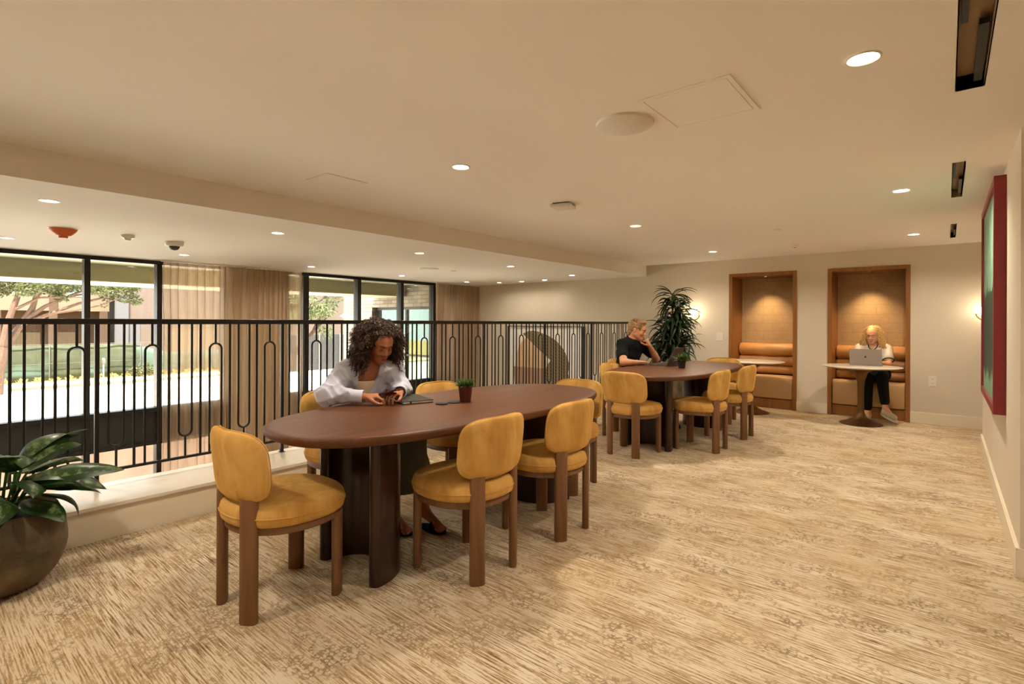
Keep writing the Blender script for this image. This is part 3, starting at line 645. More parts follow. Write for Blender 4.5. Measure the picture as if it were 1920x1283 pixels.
# buildings opposite
def building(name, label, x, y0, y1, z1, wall, details):
    t = thing(name, label, 'building', (x, y0, GZ)); details(t, y1-y0); return t
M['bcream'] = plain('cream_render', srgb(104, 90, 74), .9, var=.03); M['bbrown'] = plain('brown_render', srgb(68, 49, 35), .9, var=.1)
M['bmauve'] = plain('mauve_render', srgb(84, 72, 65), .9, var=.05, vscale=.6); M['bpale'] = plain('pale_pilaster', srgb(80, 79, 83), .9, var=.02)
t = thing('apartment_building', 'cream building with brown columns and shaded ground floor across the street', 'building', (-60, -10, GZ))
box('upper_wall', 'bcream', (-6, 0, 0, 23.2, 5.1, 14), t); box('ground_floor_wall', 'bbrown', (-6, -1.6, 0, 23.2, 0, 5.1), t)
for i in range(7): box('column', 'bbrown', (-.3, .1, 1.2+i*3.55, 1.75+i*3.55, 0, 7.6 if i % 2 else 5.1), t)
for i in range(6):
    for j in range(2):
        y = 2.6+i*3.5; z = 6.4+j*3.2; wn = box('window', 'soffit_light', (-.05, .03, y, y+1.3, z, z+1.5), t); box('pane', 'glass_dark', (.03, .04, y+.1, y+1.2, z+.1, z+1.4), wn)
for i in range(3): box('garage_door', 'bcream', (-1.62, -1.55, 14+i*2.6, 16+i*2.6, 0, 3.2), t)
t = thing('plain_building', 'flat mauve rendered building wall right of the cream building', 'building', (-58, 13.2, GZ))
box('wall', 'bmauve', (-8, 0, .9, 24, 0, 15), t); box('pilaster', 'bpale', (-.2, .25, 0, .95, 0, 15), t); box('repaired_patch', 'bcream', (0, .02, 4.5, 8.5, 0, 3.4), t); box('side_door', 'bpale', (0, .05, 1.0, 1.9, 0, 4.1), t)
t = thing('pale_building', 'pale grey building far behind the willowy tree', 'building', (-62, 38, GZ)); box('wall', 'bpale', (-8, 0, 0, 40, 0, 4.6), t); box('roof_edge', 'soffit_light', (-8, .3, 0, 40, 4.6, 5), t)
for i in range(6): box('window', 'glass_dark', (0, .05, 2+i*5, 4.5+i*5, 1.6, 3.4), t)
t = thing('dark_fence', 'tall dark board fence across the street behind the willowy tree', 'fence', (-42, 20, GZ)); 
box('boards', plain('dark_boards', srgb(30, 29, 29), .8, var=.2), (-.05, 0, 0, 16, .05, 3.1), t)
for i in range(9): box('post', 'darkgrey', (0, .09, i*2, i*2+.12, 0, 3.2), t)
t = thing('parking_meter', 'grey parking meter on the far pavement', 'parking meter', (-44.2, 9.42, GZ+.15)); MB().tube([(0, 0, 0), (0, 0, 1.1)], .05, 8).build('post', 'silver', t); MB().lathe([(.001, 1.08), (.1, 1.1), (.14, 1.25), (.13, 1.45), (.06, 1.56), (.001, 1.58)], 12).build('head', 'darkgrey', t, smooth=True)
# leaves helpers
def leaf_cloud(name, mat, centers, n, size, seed, parent=None, droop=0.0, aspect=2.2):
    rng = np.random.RandomState(seed); vs = []; fs = []
    cs = np.array([c[:3] for c in centers]); rs = np.array([c[3] for c in centers]); pr = rs**2/np.sum(rs**2)
    idx = rng.choice(len(cs), n, p=pr); d = rng.normal(size=(n, 3)); d /= np.linalg.norm(d, axis=1)[:, None]
    P = cs[idx]+d*(rs[idx]*(.45+.55*rng.rand(n)**.5))[:, None]*np.array([1, 1, .75])
    for i in range(n):
        a = Vector(rng.normal(size=3)); a.z = a.z*.5-droop; a.normalize(); b = a.cross(Vector(rng.normal(size=3))); b.normalize(); L = size*(.6+.8*rng.rand()); W = L/aspect
        p = Vector(P[i]); k = len(vs); vs += [p, p+a*L*.5+b*W*.5, p+a*L, p+a*L*.5-b*W*.5]; fs.append((k, k+1, k+2, k+3))
    return MB().add(vs, fs).build(name, mat, parent)
t = thing('street_tree', 'spreading tree with bare forked branches across the street at left', 'tree', (-41.6, 3.9, GZ))
def br(m, pts, r0, r1): m.tube(pts, [r0+(r1-r0)*i/(len(pts)-1) for i in range(len(pts))], 8)
m = MB(); br(m, [(0, 0, 0), (.05, .1, 1.4), (0, .35, 2.7)], .34, .26)
br(m, [(0, .35, 2.6), (-.3, .9, 3.6), (-.2, 1.6, 5.0), (0, 1.7, 5.6), (0, 2.3, 6.8)], .2, .1); br(m, [(0, .3, 2.6), (.2, .5, 4.2), (.1, .9, 5.6), (0, 1.1, 7)], .2, .1)
br(m, [(-.2, 1.3, 4.3), (.2, 2.1, 5.1), (.3, 3.1, 5.7), (.3, 4.2, 6.3)], .14, .05); br(m, [(-.2, 1.1, 4.0), (.4, 2.4, 4.7), (.5, 3.6, 5.3), (.5, 4.8, 5.7), (.4, 5.6, 5.6)], .12, .04)
br(m, [(.4, 2.4, 4.7), (.8, 3.5, 4.9), (.9, 4.6, 5.2), (.9, 5.5, 5.7)], .08, .03); br(m, [(.2, .8, 4.9), (.5, 1.8, 5.6), (.6, 3.0, 5.7)], .09, .04); br(m, [(.3, 3.1, 5.7), (.1, 3.9, 5.9), (0, 5.4, 6.5)], .07, .03)
m.build('trunk', 'bark', t, smooth=True)
random.seed(7)
cs = [(random.uniform(-1, 1.2), y, 6.2+random.uniform(-.1, .8)-abs(y-4)*.04, .55) for y in [ -1+i*.22 for i in range(36)]]+[(.3, 5.2, 5.9, .5), (.4, 6.2, 5.75, .55), (.2, 6.6, 5.6, .4), (.3, 2.8, 5.7, .4), (.6, 4.9, 5.2, .2)]
leaf_cloud('foliage', 'leaf_tree', cs, 9000, .2, 3, t)
t = thing('willowy_tree', 'leafy drooping tree beyond the three-pane window', 'tree', (-18, 8.4, GZ))
m = MB(); br(m, [(0, 0, 0), (0, .2, 1.6), (.1, .9, 3.1), (0, 1.7, 3.9), (0, 2.2, 5.0)], .16, .05); br(m, [(.05, .6, 2.6), (-.3, .9, 4), (-.2, 1.2, 5.4)], .09, .04); br(m, [(0, 1.6, 3.8), (.2, 2.1, 4.4)], .06, .03); m.build('trunk', 'bark', t, smooth=True)
cs = [(random.uniform(-.8, .8), random.uniform(.5, 2.35), random.uniform(4.4, 6.2), .42) for _ in range(40)]+[(0, 2.1, 4.1, .3), (.1, 2.2, 3.8, .22)]
leaf_cloud('foliage', 'leaf_tree2', cs, 8000, .15, 5, t, droop=.8, aspect=3.6)
t = thing('verge_bush', 'round sunlit bush in front of the green site fence', 'bush', (-45.8, 12.1, GZ+.1)); leaf_cloud('foliage', 'leaf_tree', [(0, 0, .5, .7), (0, .8, .4, .5), (0, -.6, .35, .4)], 900, .16, 6, t)
MB().tube([(0, 0, 0), (0, 0, .5)], .04, 6).build('stem', 'bark', t)
tag(leaf_cloud('verge_grass', plain('dry_grass', srgb(176, 150, 84), .9, var=.3), [(-46.2, y*.8-4, GZ+.2, .28) for y in range(32)], 3500, .16, 8, None, droop=-1.2, aspect=5), 'dry yellow grass along the foot of the site fence', 'grass', None, 'stuff')
# brick wing on the right of the view
s = NT('pale_brick'); bt = s.n('ShaderNodeTexBrick', offset=.5, _Scale=1.0); s.l(s.coord((1, 1, 1), (PI/2, 0, 0)), bt.inputs['Vector'])
bt.inputs['Brick Width'].default_value = .30; bt.inputs['Row Height'].default_value = .085; bt.inputs['Mortar Size'].default_value = .009; bt.inputs['Mortar'].default_value = srgb(92, 84, 72)
bt.inputs['Color1'].default_value = srgb(140, 130, 114); bt.inputs['Color2'].default_value = srgb(78, 62, 48); bt.inputs['Bias'].default_value = -.55
M['brick'] = s.set(color=bt.outputs['Color'], rough=.9)
t = thing('brick_wing', 'pale and brown brick building wing beyond the three-pane window', 'building', (-8.36, 7.35, GZ))
m = MB(); X0 = -2.1; m.box(-3.3, X0, 0, 1, 0, 5.35); m.box(X0, .1, 0, 1, 4.6, 5.35); m.box(X0, .1, 0, 1, 0, 2.3); m.build('brick_wall', 'brick', t)
m = MB(); m.box(X0, .1, .1, .18, 4.54, 4.6); m.box(X0, X0+.05, .1, .18, 2.3, 4.54); m.box(-1.0, -.95, .1, .18, 2.3, 4.54); m.box(X0, .1, .1, .18, 2.3, 2.36); m.box(X0, .1, .1, .18, 3.5, 3.54); wf = m.build('window_frame', 'black', t)
box('pane', 'glass_dark', (X0, .1, .14, .15, 2.3, 4.6), wf)

# ------------------------------------------------------------------ potted plants
def leafblade(m, base, az, el, L, W, curl, nseg=8, twist=0, fold=.25):
    p = Vector(base); d = Vector((math.cos(az)*math.cos(el), math.sin(az)*math.cos(el), math.sin(el))); side = Vector((-math.sin(az), math.cos(az), 0))
    side = Matrix.Rotation(twist, 3, d) @ side; pts = []
    for i in range(nseg+1):
        q = i/nseg; wd = W*math.sin(PI*min(1, q*.97+.03))**.8*(1-.25*q); n = side.cross(d).normalized()
        pts.append([p+side*wd/2+n*wd*fold, p.copy(), p-side*wd/2+n*wd*fold]); p = p+d*L/nseg; d = (Matrix.Rotation(curl/nseg, 3, side) @ d)
    vs = [v for r in pts for v in r]; fs = []
    for i in range(nseg): a = i*3; fs += [(a, a+1, a+4, a+3), (a+1, a+2, a+5, a+4)]
    m.add(vs, fs)
def broadleaf(m, base, az, el, L, W, curl, nseg=12, twist=0, fold=.14):
    p = Vector(base); d = Vector((math.cos(az)*math.cos(el), math.sin(az)*math.cos(el), math.sin(el))); side = Matrix.Rotation(twist, 3, d) @ Vector((-math.sin(az), math.cos(az), 0)); pts = []
    ws = (-1, -.55, 0, .55, 1)
    for i in range(nseg+1):
        q = i/nseg; wd = W*(math.sin(PI*min(1, q**.85*.96+.04))**.75)*(1-.12*q); n = side.cross(d).normalized()
        pts.append([p+side*wd/2*k+n*wd*(fold*abs(k)**1.3+.02*math.sin(q*9+k*2)) for k in ws]); p = p+d*L/nseg; d = (Matrix.Rotation(curl/nseg*(.4+1.2*q), 3, side) @ d)
    vs = [v for r_ in pts for v in r_]
    m.cur = 0; m.add(vs, [(i*5+j, i*5+j+1, i*5+j+6, i*5+j+5) for i in range(nseg) for j in (0, 3)])
    n0 = len(m.v)-len(vs); m.cur = 1; fs = [tuple(n0+k for k in (i*5+j, i*5+j+1, i*5+j+6, i*5+j+5)) for i in range(nseg) for j in (1, 2)]; m.f += fs; m.mi += [1]*len(fs); m.cur = 0
t = thing('potted_leafy_plant', 'broad-leaved variegated houseplant in a round stone planter at left', 'plant', (-3.45, .32, 0))
MB().lathe([(.001, 0), (.15, 0), (.19, .015), (.24, .07), (.268, .15), (.272, .21), (.26, .29), (.234, .355), (.23, .37), (.208, .37), (.208, .33), (.001, .33)], 56).build('planter', 'concrete', t, smooth='full', sub=1)
MB().lathe([(.001, .34), (.208, .335)], 24).build('soil', 'soil', t)
random.seed(11); m = MB(); m2 = MB()
lv = []
for i in range(30):
    lv.append((-115+i*7.6+random.uniform(-8, 8), random.choice((-5, 12, 30, 48, 66, 80)), random.uniform(.30, .42), random.uniform(.17, .22), random.uniform(.7, 1.5)))
for i in range(8): lv.append((120+i*17, random.choice((30, 55, 75)), .34, .18, 1.0))
for az, el, L, W, cu in lv:
    a = math.radians(az); e = math.radians(el); b0 = Vector((.06*math.cos(a), .06*math.sin(a), .33)); b1 = b0+Vector((math.cos(a)*math.cos(e)*.10, math.sin(a)*math.cos(e)*.10, .11+.14*math.sin(e)))
    m2.tube([b0, (b0+b1)/2+Vector((0, 0, .03)), b1], .006, 6); broadleaf(m, b1, a, e*.7, L*.78, W*.82, cu*1.3, 12, random.uniform(-.6, .6))
# the long leaf reaching over the railing side
b0 = Vector((.05, .03, .38)); b1 = Vector((.12, .10, .53)); m2.tube([b0, Vector((.08, .07, .45)), b1], .006, 6); broadleaf(m, b1, math.radians(44), math.radians(14), .42, .14, .7, 14, .5, .2)
M['leaf_centre'] = leafmat('leaf_centre', srgb(34, 60, 24), srgb(58, 84, 40), srgb(128, 144, 96))
m.build('foliage', ['leaf_var', 'leaf_centre'], t, smooth='full'); m2.build('stems', 'leaf_small', t, smooth=True)
m = MB(); random.seed(5)
for az, el, L in ((-70, 20, .2), (-35, 35, .2), (-100, 40, .18)):
    a = math.radians(az); leafblade(m, (.1*math.cos(a), .1*math.sin(a), .46), a, math.radians(el), L, .07, .7, 8, .1, .05)
m.build('pale_leaves', 'leaf_pale', t, smooth='full')
# tall dracaena
t = thing('tall_potted_plant', 'tall dark strappy-leaved plant in a stone pot by the back wall', 'plant', (-3.30, 7.88, 0))
MB().lathe([(.001, 0), (.15, 0), (.2, .04), (.235, .16), (.24, .26), (.215, .36), (.2, .38), (.18, .38), (.18, .34), (.001, .34)], 36).build('planter', 'concrete', t, smooth=True)
random.seed(21); m = MB(); m2 = MB()
for sx, sy, h, n in ((0, 0, 1.72, 46), (.06, .03, 1.5, 40), (-.1, .02, 1.25, 40), (.12, -.05, 1.3, 40), (-.05, -.08, 1.05, 40), (.05, -.1, .95, 40), (-.15, -.03, .95, 36), (.17, 0, 1.0, 36), (0, 0, 1.35, 36), (.0, -.05, .78, 30)):
    m2.tube([(sx*.4, sy*.4, .34), (sx*.8, sy*.8, h*.6), (sx, sy, h)], .014, 7)
    for i in range(n):
        a = random.uniform(0, 2*PI); z = h-random.uniform(0, .22); el = random.uniform(.1, 1.2) if z > h-.08 else random.uniform(-.2, .8)
        leafblade(m, (sx, sy, z), a, el, random.uniform(.28, .46), .05, random.uniform(1.3, 2.4), 7, random.uniform(-.4, .4), .3)
for v in m.v[:]: pass
m.v = [(x, min(y, .5), min(z, 2.2)) for x, y, z in m.v]
m.build('foliage', 'leaf_dark', t, smooth='full'); m2.build('stems', 'stem', t, smooth=True)
def small_pot(x, y, z, r0, r1, h, mat, label, seed, n, L, W):
    t = thing('small_potted_plant', label, 'plant', (x, y, z)); MB().lathe([(.001, 0), (r0, 0), (r1, h), (r1*1.04, h), (r1*1.04, h-.008), (r1*.9, h-.012), (.001, h-.014)][:4]+[(r1*.92, h), (r1*.9, h-.012), (.001, h-.013)], 32).build('pot', mat, t, smooth=True)
    random.seed(seed); m = MB()
    for i in range(n):
        a = random.uniform(0, 2*PI); r = random.uniform(0, r1*.8); leafblade(m, (r*math.cos(a), r*math.sin(a), h-.012), a, random.uniform(.3, 1.5), random.uniform(.5, 1)*L, W, random.uniform(0, 1.6), 4, 0, .2)
    m.build('foliage', 'leaf_small', t, smooth='full')
small_pot(-2.349, 2.353, .762, .034, .047, .108, 'potred', 'small green plant in a dark red pot on the near table', 3, 230, .07, .010)
small_pot(-2.27, 5.68, .762, .034, .046, .092, 'potblack', 'small green plant in a black pot on the far table', 4, 110, .11, .016)
# ------------------------------------------------------------------ things on the tables
TZ = .762
t = thing('notebook', 'dark grey zip folder with pages showing, beside the phone reader', 'notebook', (-2.65, 2.15, TZ+.001), math.radians(72))
box('cover', 'charcoal', (-.10, .10, -.15, .15, .014, .018), t, bevel=.002); box('back_cover', 'charcoal', (-.10, .10, -.15, .15, 0, .004), t, bevel=.002)
box('pages', 'paper', (-.094, .096, -.145, .145, .0042, .0138), t); box('strap', 'key', (-.055, -.045, -.152, .152, .0002, .0195), t)
for i, (x, y, lb) in enumerate(((-2.384, 2.185, 'small dark round disc nearer the zip folder'), (-2.372, 2.275, 'small dark round disc nearer the red pot'))):
    tag(MB().lathe([(.001, 0), (.037, 0), (.04, .003), (.04, .006), (.036, .009), (.001, .009)], 32, (x, y, TZ+.0005)).build('coaster', 'key', smooth=True), lb, 'coaster')
def laptop(x, y, z, rz, label, lid_deg, apple, body='silver', W=.33, D=.225):
    t = thing('laptop', label, 'laptop', (x, y, z+.0005), rz)   # hinge line on local x, keyboard towards +y
    b = box('base', body, (-W/2, W/2, 0, D, .0, .014), t, bevel=.004); box('keyboard', 'key', (-W/2+.02, W/2-.02, .02, D*.6, .014, .0155), b); box('touchpad', 'darkgrey', (-.05, .05, D*.65, D*.95, .014, .0148), b)
    lid = MB().box(-W/2, W/2, -.006, 0, 0, D).build('lid', body, t, bevel=.003); lid.location = (0, .004, .014); lid.rotation_euler = (math.radians(lid_deg), 0, 0)
    sc = MB().box(-W/2+.008, W/2-.008, 0, .0012, .012, D-.008).build('screen', 'key', t); sc.parent = lid
    if apple:
        m = MB(); pts = []
        for i in range(40):
            a = 2*PI*i/40; r = .0115*(1-.12*math.exp(-((a-PI/2)/.35)**2)-.10*math.exp(-((a-3*PI/2)/.3)**2))
            p = Vector((r*math.cos(a)*.95, 0, r*math.sin(a)))
            d = p-Vector((.0135, 0, .002)); 
            if d.length < .006: p = Vector((.0135, 0, .002))+d.normalized()*.006
            pts.append(p)
        m.loft([[p+Vector((0, yy, D*.5)) for p in pts] for yy in (-.0066, -.0058)])
        lf = [Vector((.001+.0035*math.cos(a)*.6+.0025*math.sin(a), 0, .0155+.0042*math.sin(a))) for a in [2*PI*i/12 for i in range(12)]]
        m.loft([[p+Vector((0, yy, D*.5)) for p in lf] for yy in (-.0066, -.0058)]); m.build('lid_emblem', 'dark', lid)
    return t
laptop(-.79, 7.975, .730, 0, 'silver laptop with a bitten-apple emblem on the right pedestal table', 12, True, 'silver', .345, .205)
laptop(-2.50, 5.97, TZ, math.radians(90), 'dark grey open laptop before the man in black', 24, False, 'darkgrey', .32, .22)

# ------------------------------------------------------------------ people: smooth implicit bodies turned into one continuous mesh each
class SDF:
    def __init__(s, lo, hi, res):
        s.lo = np.array(lo, float); s.res = res; s.n = np.ceil((np.array(hi)-s.lo)/res).astype(int)+1
        s.f = np.full(s.n, 1.0, np.float32); s.ax = [s.lo[i]+np.arange(s.n[i])*res for i in range(3)]
    def _sub(s, lo, hi):
        a = np.clip(np.floor((np.array(lo)-s.lo)/s.res).astype(int), 0, s.n); b = np.clip(np.ceil((np.array(hi)-s.lo)/s.res).astype(int)+1, 0, s.n)
        if np.any(b <= a): return None
        sl = tuple(slice(a[i], b[i]) for i in range(3)); X, Y, Z = np.meshgrid(*[s.ax[i][sl[i]] for i in range(3)], indexing='ij'); return sl, X, Y, Z
    def _op(s, sl, d, op, k):
        a = s.f[sl]
        if op == 's': d = -d; k_ = max(k, 1e-4); h = np.clip(.5+.5*(a-d)/-k_, 0, 1); r = np.maximum(a, d)+0; h2 = np.maximum(k_-np.abs(a-d), 0)/k_; r = np.maximum(a, d)+h2*h2*k_*.25
        elif op == 'i': r = np.maximum(a, d)
        else: k_ = max(k, 1e-4); h2 = np.maximum(k_-np.abs(a-d), 0)/k_; r = np.minimum(a, d)-h2*h2*k_*.25
        s.f[sl] = r
    def cap(s, a, b, ra, rb=None, k=.01, op='u'):
        rb = ra if rb is None else rb; a = np.array(a, float); b = np.array(b, float); R = max(ra, rb)+k+.03
        g = s._sub(np.minimum(a, b)-R, np.maximum(a, b)+R)
        if g is None: return
        sl, X, Y, Z = g; ab = b-a; L = max(ab.dot(ab), 1e-9)
        t = np.clip(((X-a[0])*ab[0]+(Y-a[1])*ab[1]+(Z-a[2])*ab[2])/L, 0, 1)
        d = np.sqrt((X-a[0]-t*ab[0])**2+(Y-a[1]-t*ab[1])**2+(Z-a[2]-t*ab[2])**2)-(ra+(rb-ra)*t); s._op(sl, d.astype(np.float32), op, k)
    def ell(s, c, r, R=None, k=.01, op='u'):
        c = np.array(c, float); r = np.array(r, float); m = max(r)+k+.03; g = s._sub(c-m, c+m)
        if g is None: return
        sl, X, Y, Z = g; P = np.stack([X-c[0], Y-c[1], Z-c[2]], -1)
        if R is not None: P = P @ np.array(R)
        k0 = np.sqrt(((P/r)**2).sum(-1)); k1 = np.sqrt(((P/r**2).astype(float)**2).sum(-1)); d = k0*(k0-1)/np.maximum(k1, 1e-6); s._op(sl, d.astype(np.float32), op, k)
    def plane(s, p, n, op='s'):
        # removes the half space on the side n points to
        X, Y, Z = np.meshgrid(*s.ax, indexing='ij'); n = np.array(n, float); n /= np.linalg.norm(n)
        d = ((X-p[0])*n[0]+(Y-p[1])*n[1]+(Z-p[2])*n[2]).astype(np.float32); s.f = np.maximum(s.f, d)
    def wobble(s, amp, freqs, seed=0, sharp=False):
        rng = np.random.RandomState(seed); X, Y, Z = np.meshgrid(*[a.astype(np.float32) for a in s.ax], indexing='ij')
        for fr, stretch in freqs:
            d = rng.normal(size=3)*np.array(stretch); d *= fr/np.linalg.norm(d); d2 = rng.normal(size=3)*np.array(stretch); d2 *= fr*.6/np.linalg.norm(d2)
            q = X*d[0]+Y*d[1]+Z*d[2]+rng.rand()*6+1.3*np.sin(X*d2[0]+Y*d2[1]+Z*d2[2])
            s.f += amp*((2.2*np.abs(np.sin(q*.5))-1.3) if sharp else np.sin(q))
    def build(s, name, mat, parent=None, smooth=1):
        f = s.f; ins = f < 0; nx, ny, nz = f.shape
        c = [ins[i:nx-1+i, j:ny-1+j, k:nz-1+k] for i in (0, 1) for j in (0, 1) for k in (0, 1)]
        tot = sum(x.astype(np.int8) for x in c); act = (tot > 0) & (tot < 8); idx = np.full(act.shape, -1, np.int64); ii = np.argwhere(act); idx[act] = np.arange(len(ii))
        acc = np.zeros((len(ii), 3)); cnt = np.zeros(len(ii)); offs = [(i, j, k) for i in (0, 1) for j in (0, 1) for k in (0, 1)]
        for a in range(8):
            for b in range(a+1, 8):
                oa, ob = np.array(offs[a]), np.array(offs[b])
                if np.abs(oa-ob).sum() != 1: continue
                fa = f[tuple((ii+oa).T)]; fb = f[tuple((ii+ob).T)]; mk = (fa < 0) != (fb < 0); t = np.where(mk, fa/np.where(mk, fa-fb, 1), 0)
                acc += mk[:, None]*(oa+(ob-oa)*t[:, None]); cnt += mk
        V = s.lo+(ii+acc/cnt[:, None])*s.res; F = []
        for ax in range(3):
            sl0 = [slice(1, -1)]*3; sl0[ax] = slice(0, -1); A = ins[tuple(sl0)]; sl1 = [slice(1, -1)]*3; sl1[ax] = slice(1, None); B = ins[tuple(sl1)]
            e = np.argwhere(A != B)
            if not len(e): continue
            base = e.copy(); o1, o2 = [q for q in range(3) if q != ax]; base[:, o1] += 1; base[:, o2] += 1
            def g(d1, d2):
                q = base.copy(); q[:, o1] -= d1; q[:, o2] -= d2; return idx[tuple(q.T)]
            quad = np.stack([g(1, 1), g(0, 1), g(0, 0), g(1, 0)], 1); flip = A[tuple(e.T)] ^ (ax == 1); quad[~flip] = quad[~flip][:, ::-1]; F.append(quad)
        F = np.concatenate(F); F = F[(F >= 0).all(1)]
        # a few smoothing passes
        for _ in range(smooth):
            S = np.zeros_like(V); n_ = np.zeros(len(V))
            for a, b in ((0, 1), (1, 2), (2, 3), (3, 0)):
                np.add.at(S, F[:, a], V[F[:, b]]); np.add.at(S, F[:, b], V[F[:, a]]); np.add.at(n_, F[:, a], 1); np.add.at(n_, F[:, b], 1)
            V = V*.5+.5*S/np.maximum(n_, 1)[:, None]
        me = bpy.data.meshes.new(name); me.from_pydata(V.tolist(), [], F.tolist()); me.materials.append(M[mat]); me.polygons.foreach_set('use_smooth', [True]*len(F)); me.update()
        o = bpy.data.objects.new(name, me); C.objects.link(o)
        if parent: o.parent = parent; o.matrix_parent_inverse = Matrix.Translation(parent.location).inverted()
        return o
def wtube(name, mat, lines, parent, n=6):
    m = MB()
    for pts, r in lines: m.tube(pts, r, n)
    o = m.build(name, mat, None, smooth='full'); o.parent = parent; o.matrix_parent_inverse = Matrix.Translation(parent.location).inverted(); return o
def frame_of(yaw, pitch, roll=0):
    # local +Y is forward; pitch > 0 looks down
    return Matrix.Rotation(math.radians(yaw)-PI/2, 3, 'Z') @ Matrix.Rotation(math.radians(-pitch), 3, 'X') @ Matrix.Rotation(math.radians(roll), 3, 'Y')
def head(S, c, R, neck, sc=1.0, male=False):
    c = Vector(c); W = lambda x, y, z: tuple(c+R @ (Vector((x, y, z))*sc)); Rn = [list(r) for r in R]; e = lambda p, r, k=.01, op='u': S.ell(W(*p), [q*sc for q in r], Rn, k, op)
    S.cap(neck, W(0, -.02, -.06), .056 if not male else .062, .05 if not male else .058, .03)
    e((0, -.018, .035), (.074, .096, .082), .02); e((0, .03, -.02), (.062, .068, .085), .03); e((0, .052, .045), (.056, .036, .04), .03)
    for sx in (-1, 1):
        S.cap(W(sx*.054, -.0, -.045), W(sx*.012, .066, -.088), .018*sc, .016*sc, .03)
        e((sx*.036, .068, -.022), (.022, .02, .022), .02); e((sx*.077, -.008, -.004), (.008, .018, .03), .008); e((sx*.081, -.014, .012), (.008, .012, .014), .006)
    e((0, .074, -.092), (.02, .017, .016), .02)
    e((0, .09, .028), (.046, .012, .009), .016)
    for sx in (-1, 1):
        e((sx*.031, .104, .006), (.018, .016, .012), .012, 's'); e((sx*.031, .079, .005), (.0145, .0145, .0135), .004)
        e((sx*.010, .100, -.029), (.008, .009, .007), .008)
    S.cap(W(0, .092, .016), W(0, .112, -.022), .0075*sc, .0095*sc, .01); e((0, .110, -.026), (.010, .010, .008), .008)
    e((0, .091, -.053), (.022, .012, .007), .008); e((0, .090, -.064), (.018, .012, .007), .006); S.cap(W(-.02, .107, -.0585), W(.02, .107, -.0585), .0022*sc, .0022*sc, .004, 's')
    return W
def face_parts(W, par, lip='lip', brow='hair_dark', r=1.0, eyes='down'):
    for sx in (-1, 1):
        wtube('eyebrow', brow, [([W(sx*(.014+.034*q), .104-.018*q**2, .026+.007*math.sin(q*2.6)) for q in [i/6 for i in range(7)]], [.0018, .0028, .003, .003, .0026, .002, .0012])], par)
        wtube('eyelash', 'dark', [([W(sx*.031+.014*math.cos(a), .0935-.006*abs(math.cos(a))**2, .0015+.0055*math.sin(a)*(-1 if eyes == 'down' else 1)) for a in [PI*i/8 for i in range(9)]], .0013)], par, 5)
    wtube('upper_lip', lip, [([W(-.021+.042*q, .0985+.006*math.sin(PI*q), -.0535+.0015*math.sin(PI*q*2)**2) for q in [i/8 for i in range(9)]], [.001, .0032, .0044, .0046, .004, .0046, .0044, .0032, .001])], par)
    wtube('lower_lip', lip, [([W(-.019+.038*q, .0975+.006*math.sin(PI*q), -.0625-.002*math.sin(PI*q)) for q in [i/8 for i in range(9)]], [.001, .003, .0045, .0052, .0055, .0052, .0045, .003, .001])], par)
def hand(S, wr, d, n, side, curl=(.5, .6, .4), thumb=.5, sc=1.0, spread=1.0):
    wr = Vector(wr); d = Vector(d).normalized(); n = Vector(n); n = (n-d*n.dot(d)).normalized(); l = d.cross(n)*side; tips = []
    lens = (.038, .026, .021), (.043, .028, .022), (.040, .026, .021), (.032, .020, .018)
    for i, off in enumerate((.030, .010, -.011, -.030)):
        k0 = wr+(d*(.085-.004*abs(i-1))+l*off)*sc; S.cap(wr+l*off*.45*sc, k0, .0155*sc, .0115*sc, .012)
        p = k0; ang = 0; a_sp = (1.5-i)*.09*spread
        for j, (L, cu) in enumerate(zip(lens[i], curl)):
            ang += cu*(1+.12*(i-1)); dd = (d*math.cos(ang)+n*math.sin(ang)+l*math.sin(a_sp)).normalized(); q = p+dd*L*sc
            S.cap(p, q, (.0093-.0009*j)*sc, (.0086-.0010*j)*sc, .002); p = q
        tips.append(p)
    b = wr+(d*.022+l*.022)*sc; m_ = b+(d*.035+l*.030+n*.018*thumb*2)*sc; q = m_+(d*.030+l*.008+n*.016*thumb*2)*sc; r_ = q+(d*.024-l*.006+n*.010*thumb)*sc
    S.cap(b, m_, .015*sc, .0115*sc, .01); S.cap(m_, q, .0108*sc, .0098*sc, .003); S.cap(q, r_, .0096*sc, .008*sc, .002)
    return tips
def mid(a, b, t): return tuple(Vector(a).lerp(Vector(b), t))
def person(label, loc): return thing('person', label, 'person', loc)

# ---- woman with curly hair
P1 = person('woman with big curly brown hair and open pale shirt reading her phone', (-3.0, 1.95, 0))
pel, wai, che, nek = (-3.04, 1.95, .585), (-3.0, 1.96, .72), (-2.935, 1.985, .88), (-2.875, 2.015, 1.015)
shR, shL = (-2.93, 1.868, .955), (-2.815, 2.15, .955); elR, elL = (-2.87, 1.70, .825), (-2.80, 2.20, .825); wrR, wrL = (-2.705, 1.85, .812), (-2.645, 2.065, .822)
knR, knL = (-2.62, 1.93, .555), (-2.60, 2.12, .555); anR, anL = (-2.60, 1.98, .09), (-2.47, 2.13, .09)
S = SDF((-3.25, 1.55, 0.0), (-2.28, 2.40, 1.34), .0042)
Rt = frame_of(-24, 12); Rtn = [list(r) for r in Rt]
S.cap((-3.05, 1.87, .585), (-3.05, 2.03, .585), .10, .10, .03); S.cap(pel, wai, .105, .10, .04); S.ell(wai, (.125, .09, .12), Rtn, .04); S.ell(che, (.14, .092, .15), Rtn, .04); S.cap(shR, shL, .05, .05, .05); S.cap(mid(che, nek, .5), nek, .075, .05, .04)
for sh, el, wr in ((shR, elR, wrR), (shL, elL, wrL)):
    S.cap(sh, el, .045, .036, .02); S.cap(el, wr, .036, .024, .01)
hand(S, wrR, (.62, .72, .05), (.1, .35, -.9), -1, (.55, .75, .5), .5, .92)
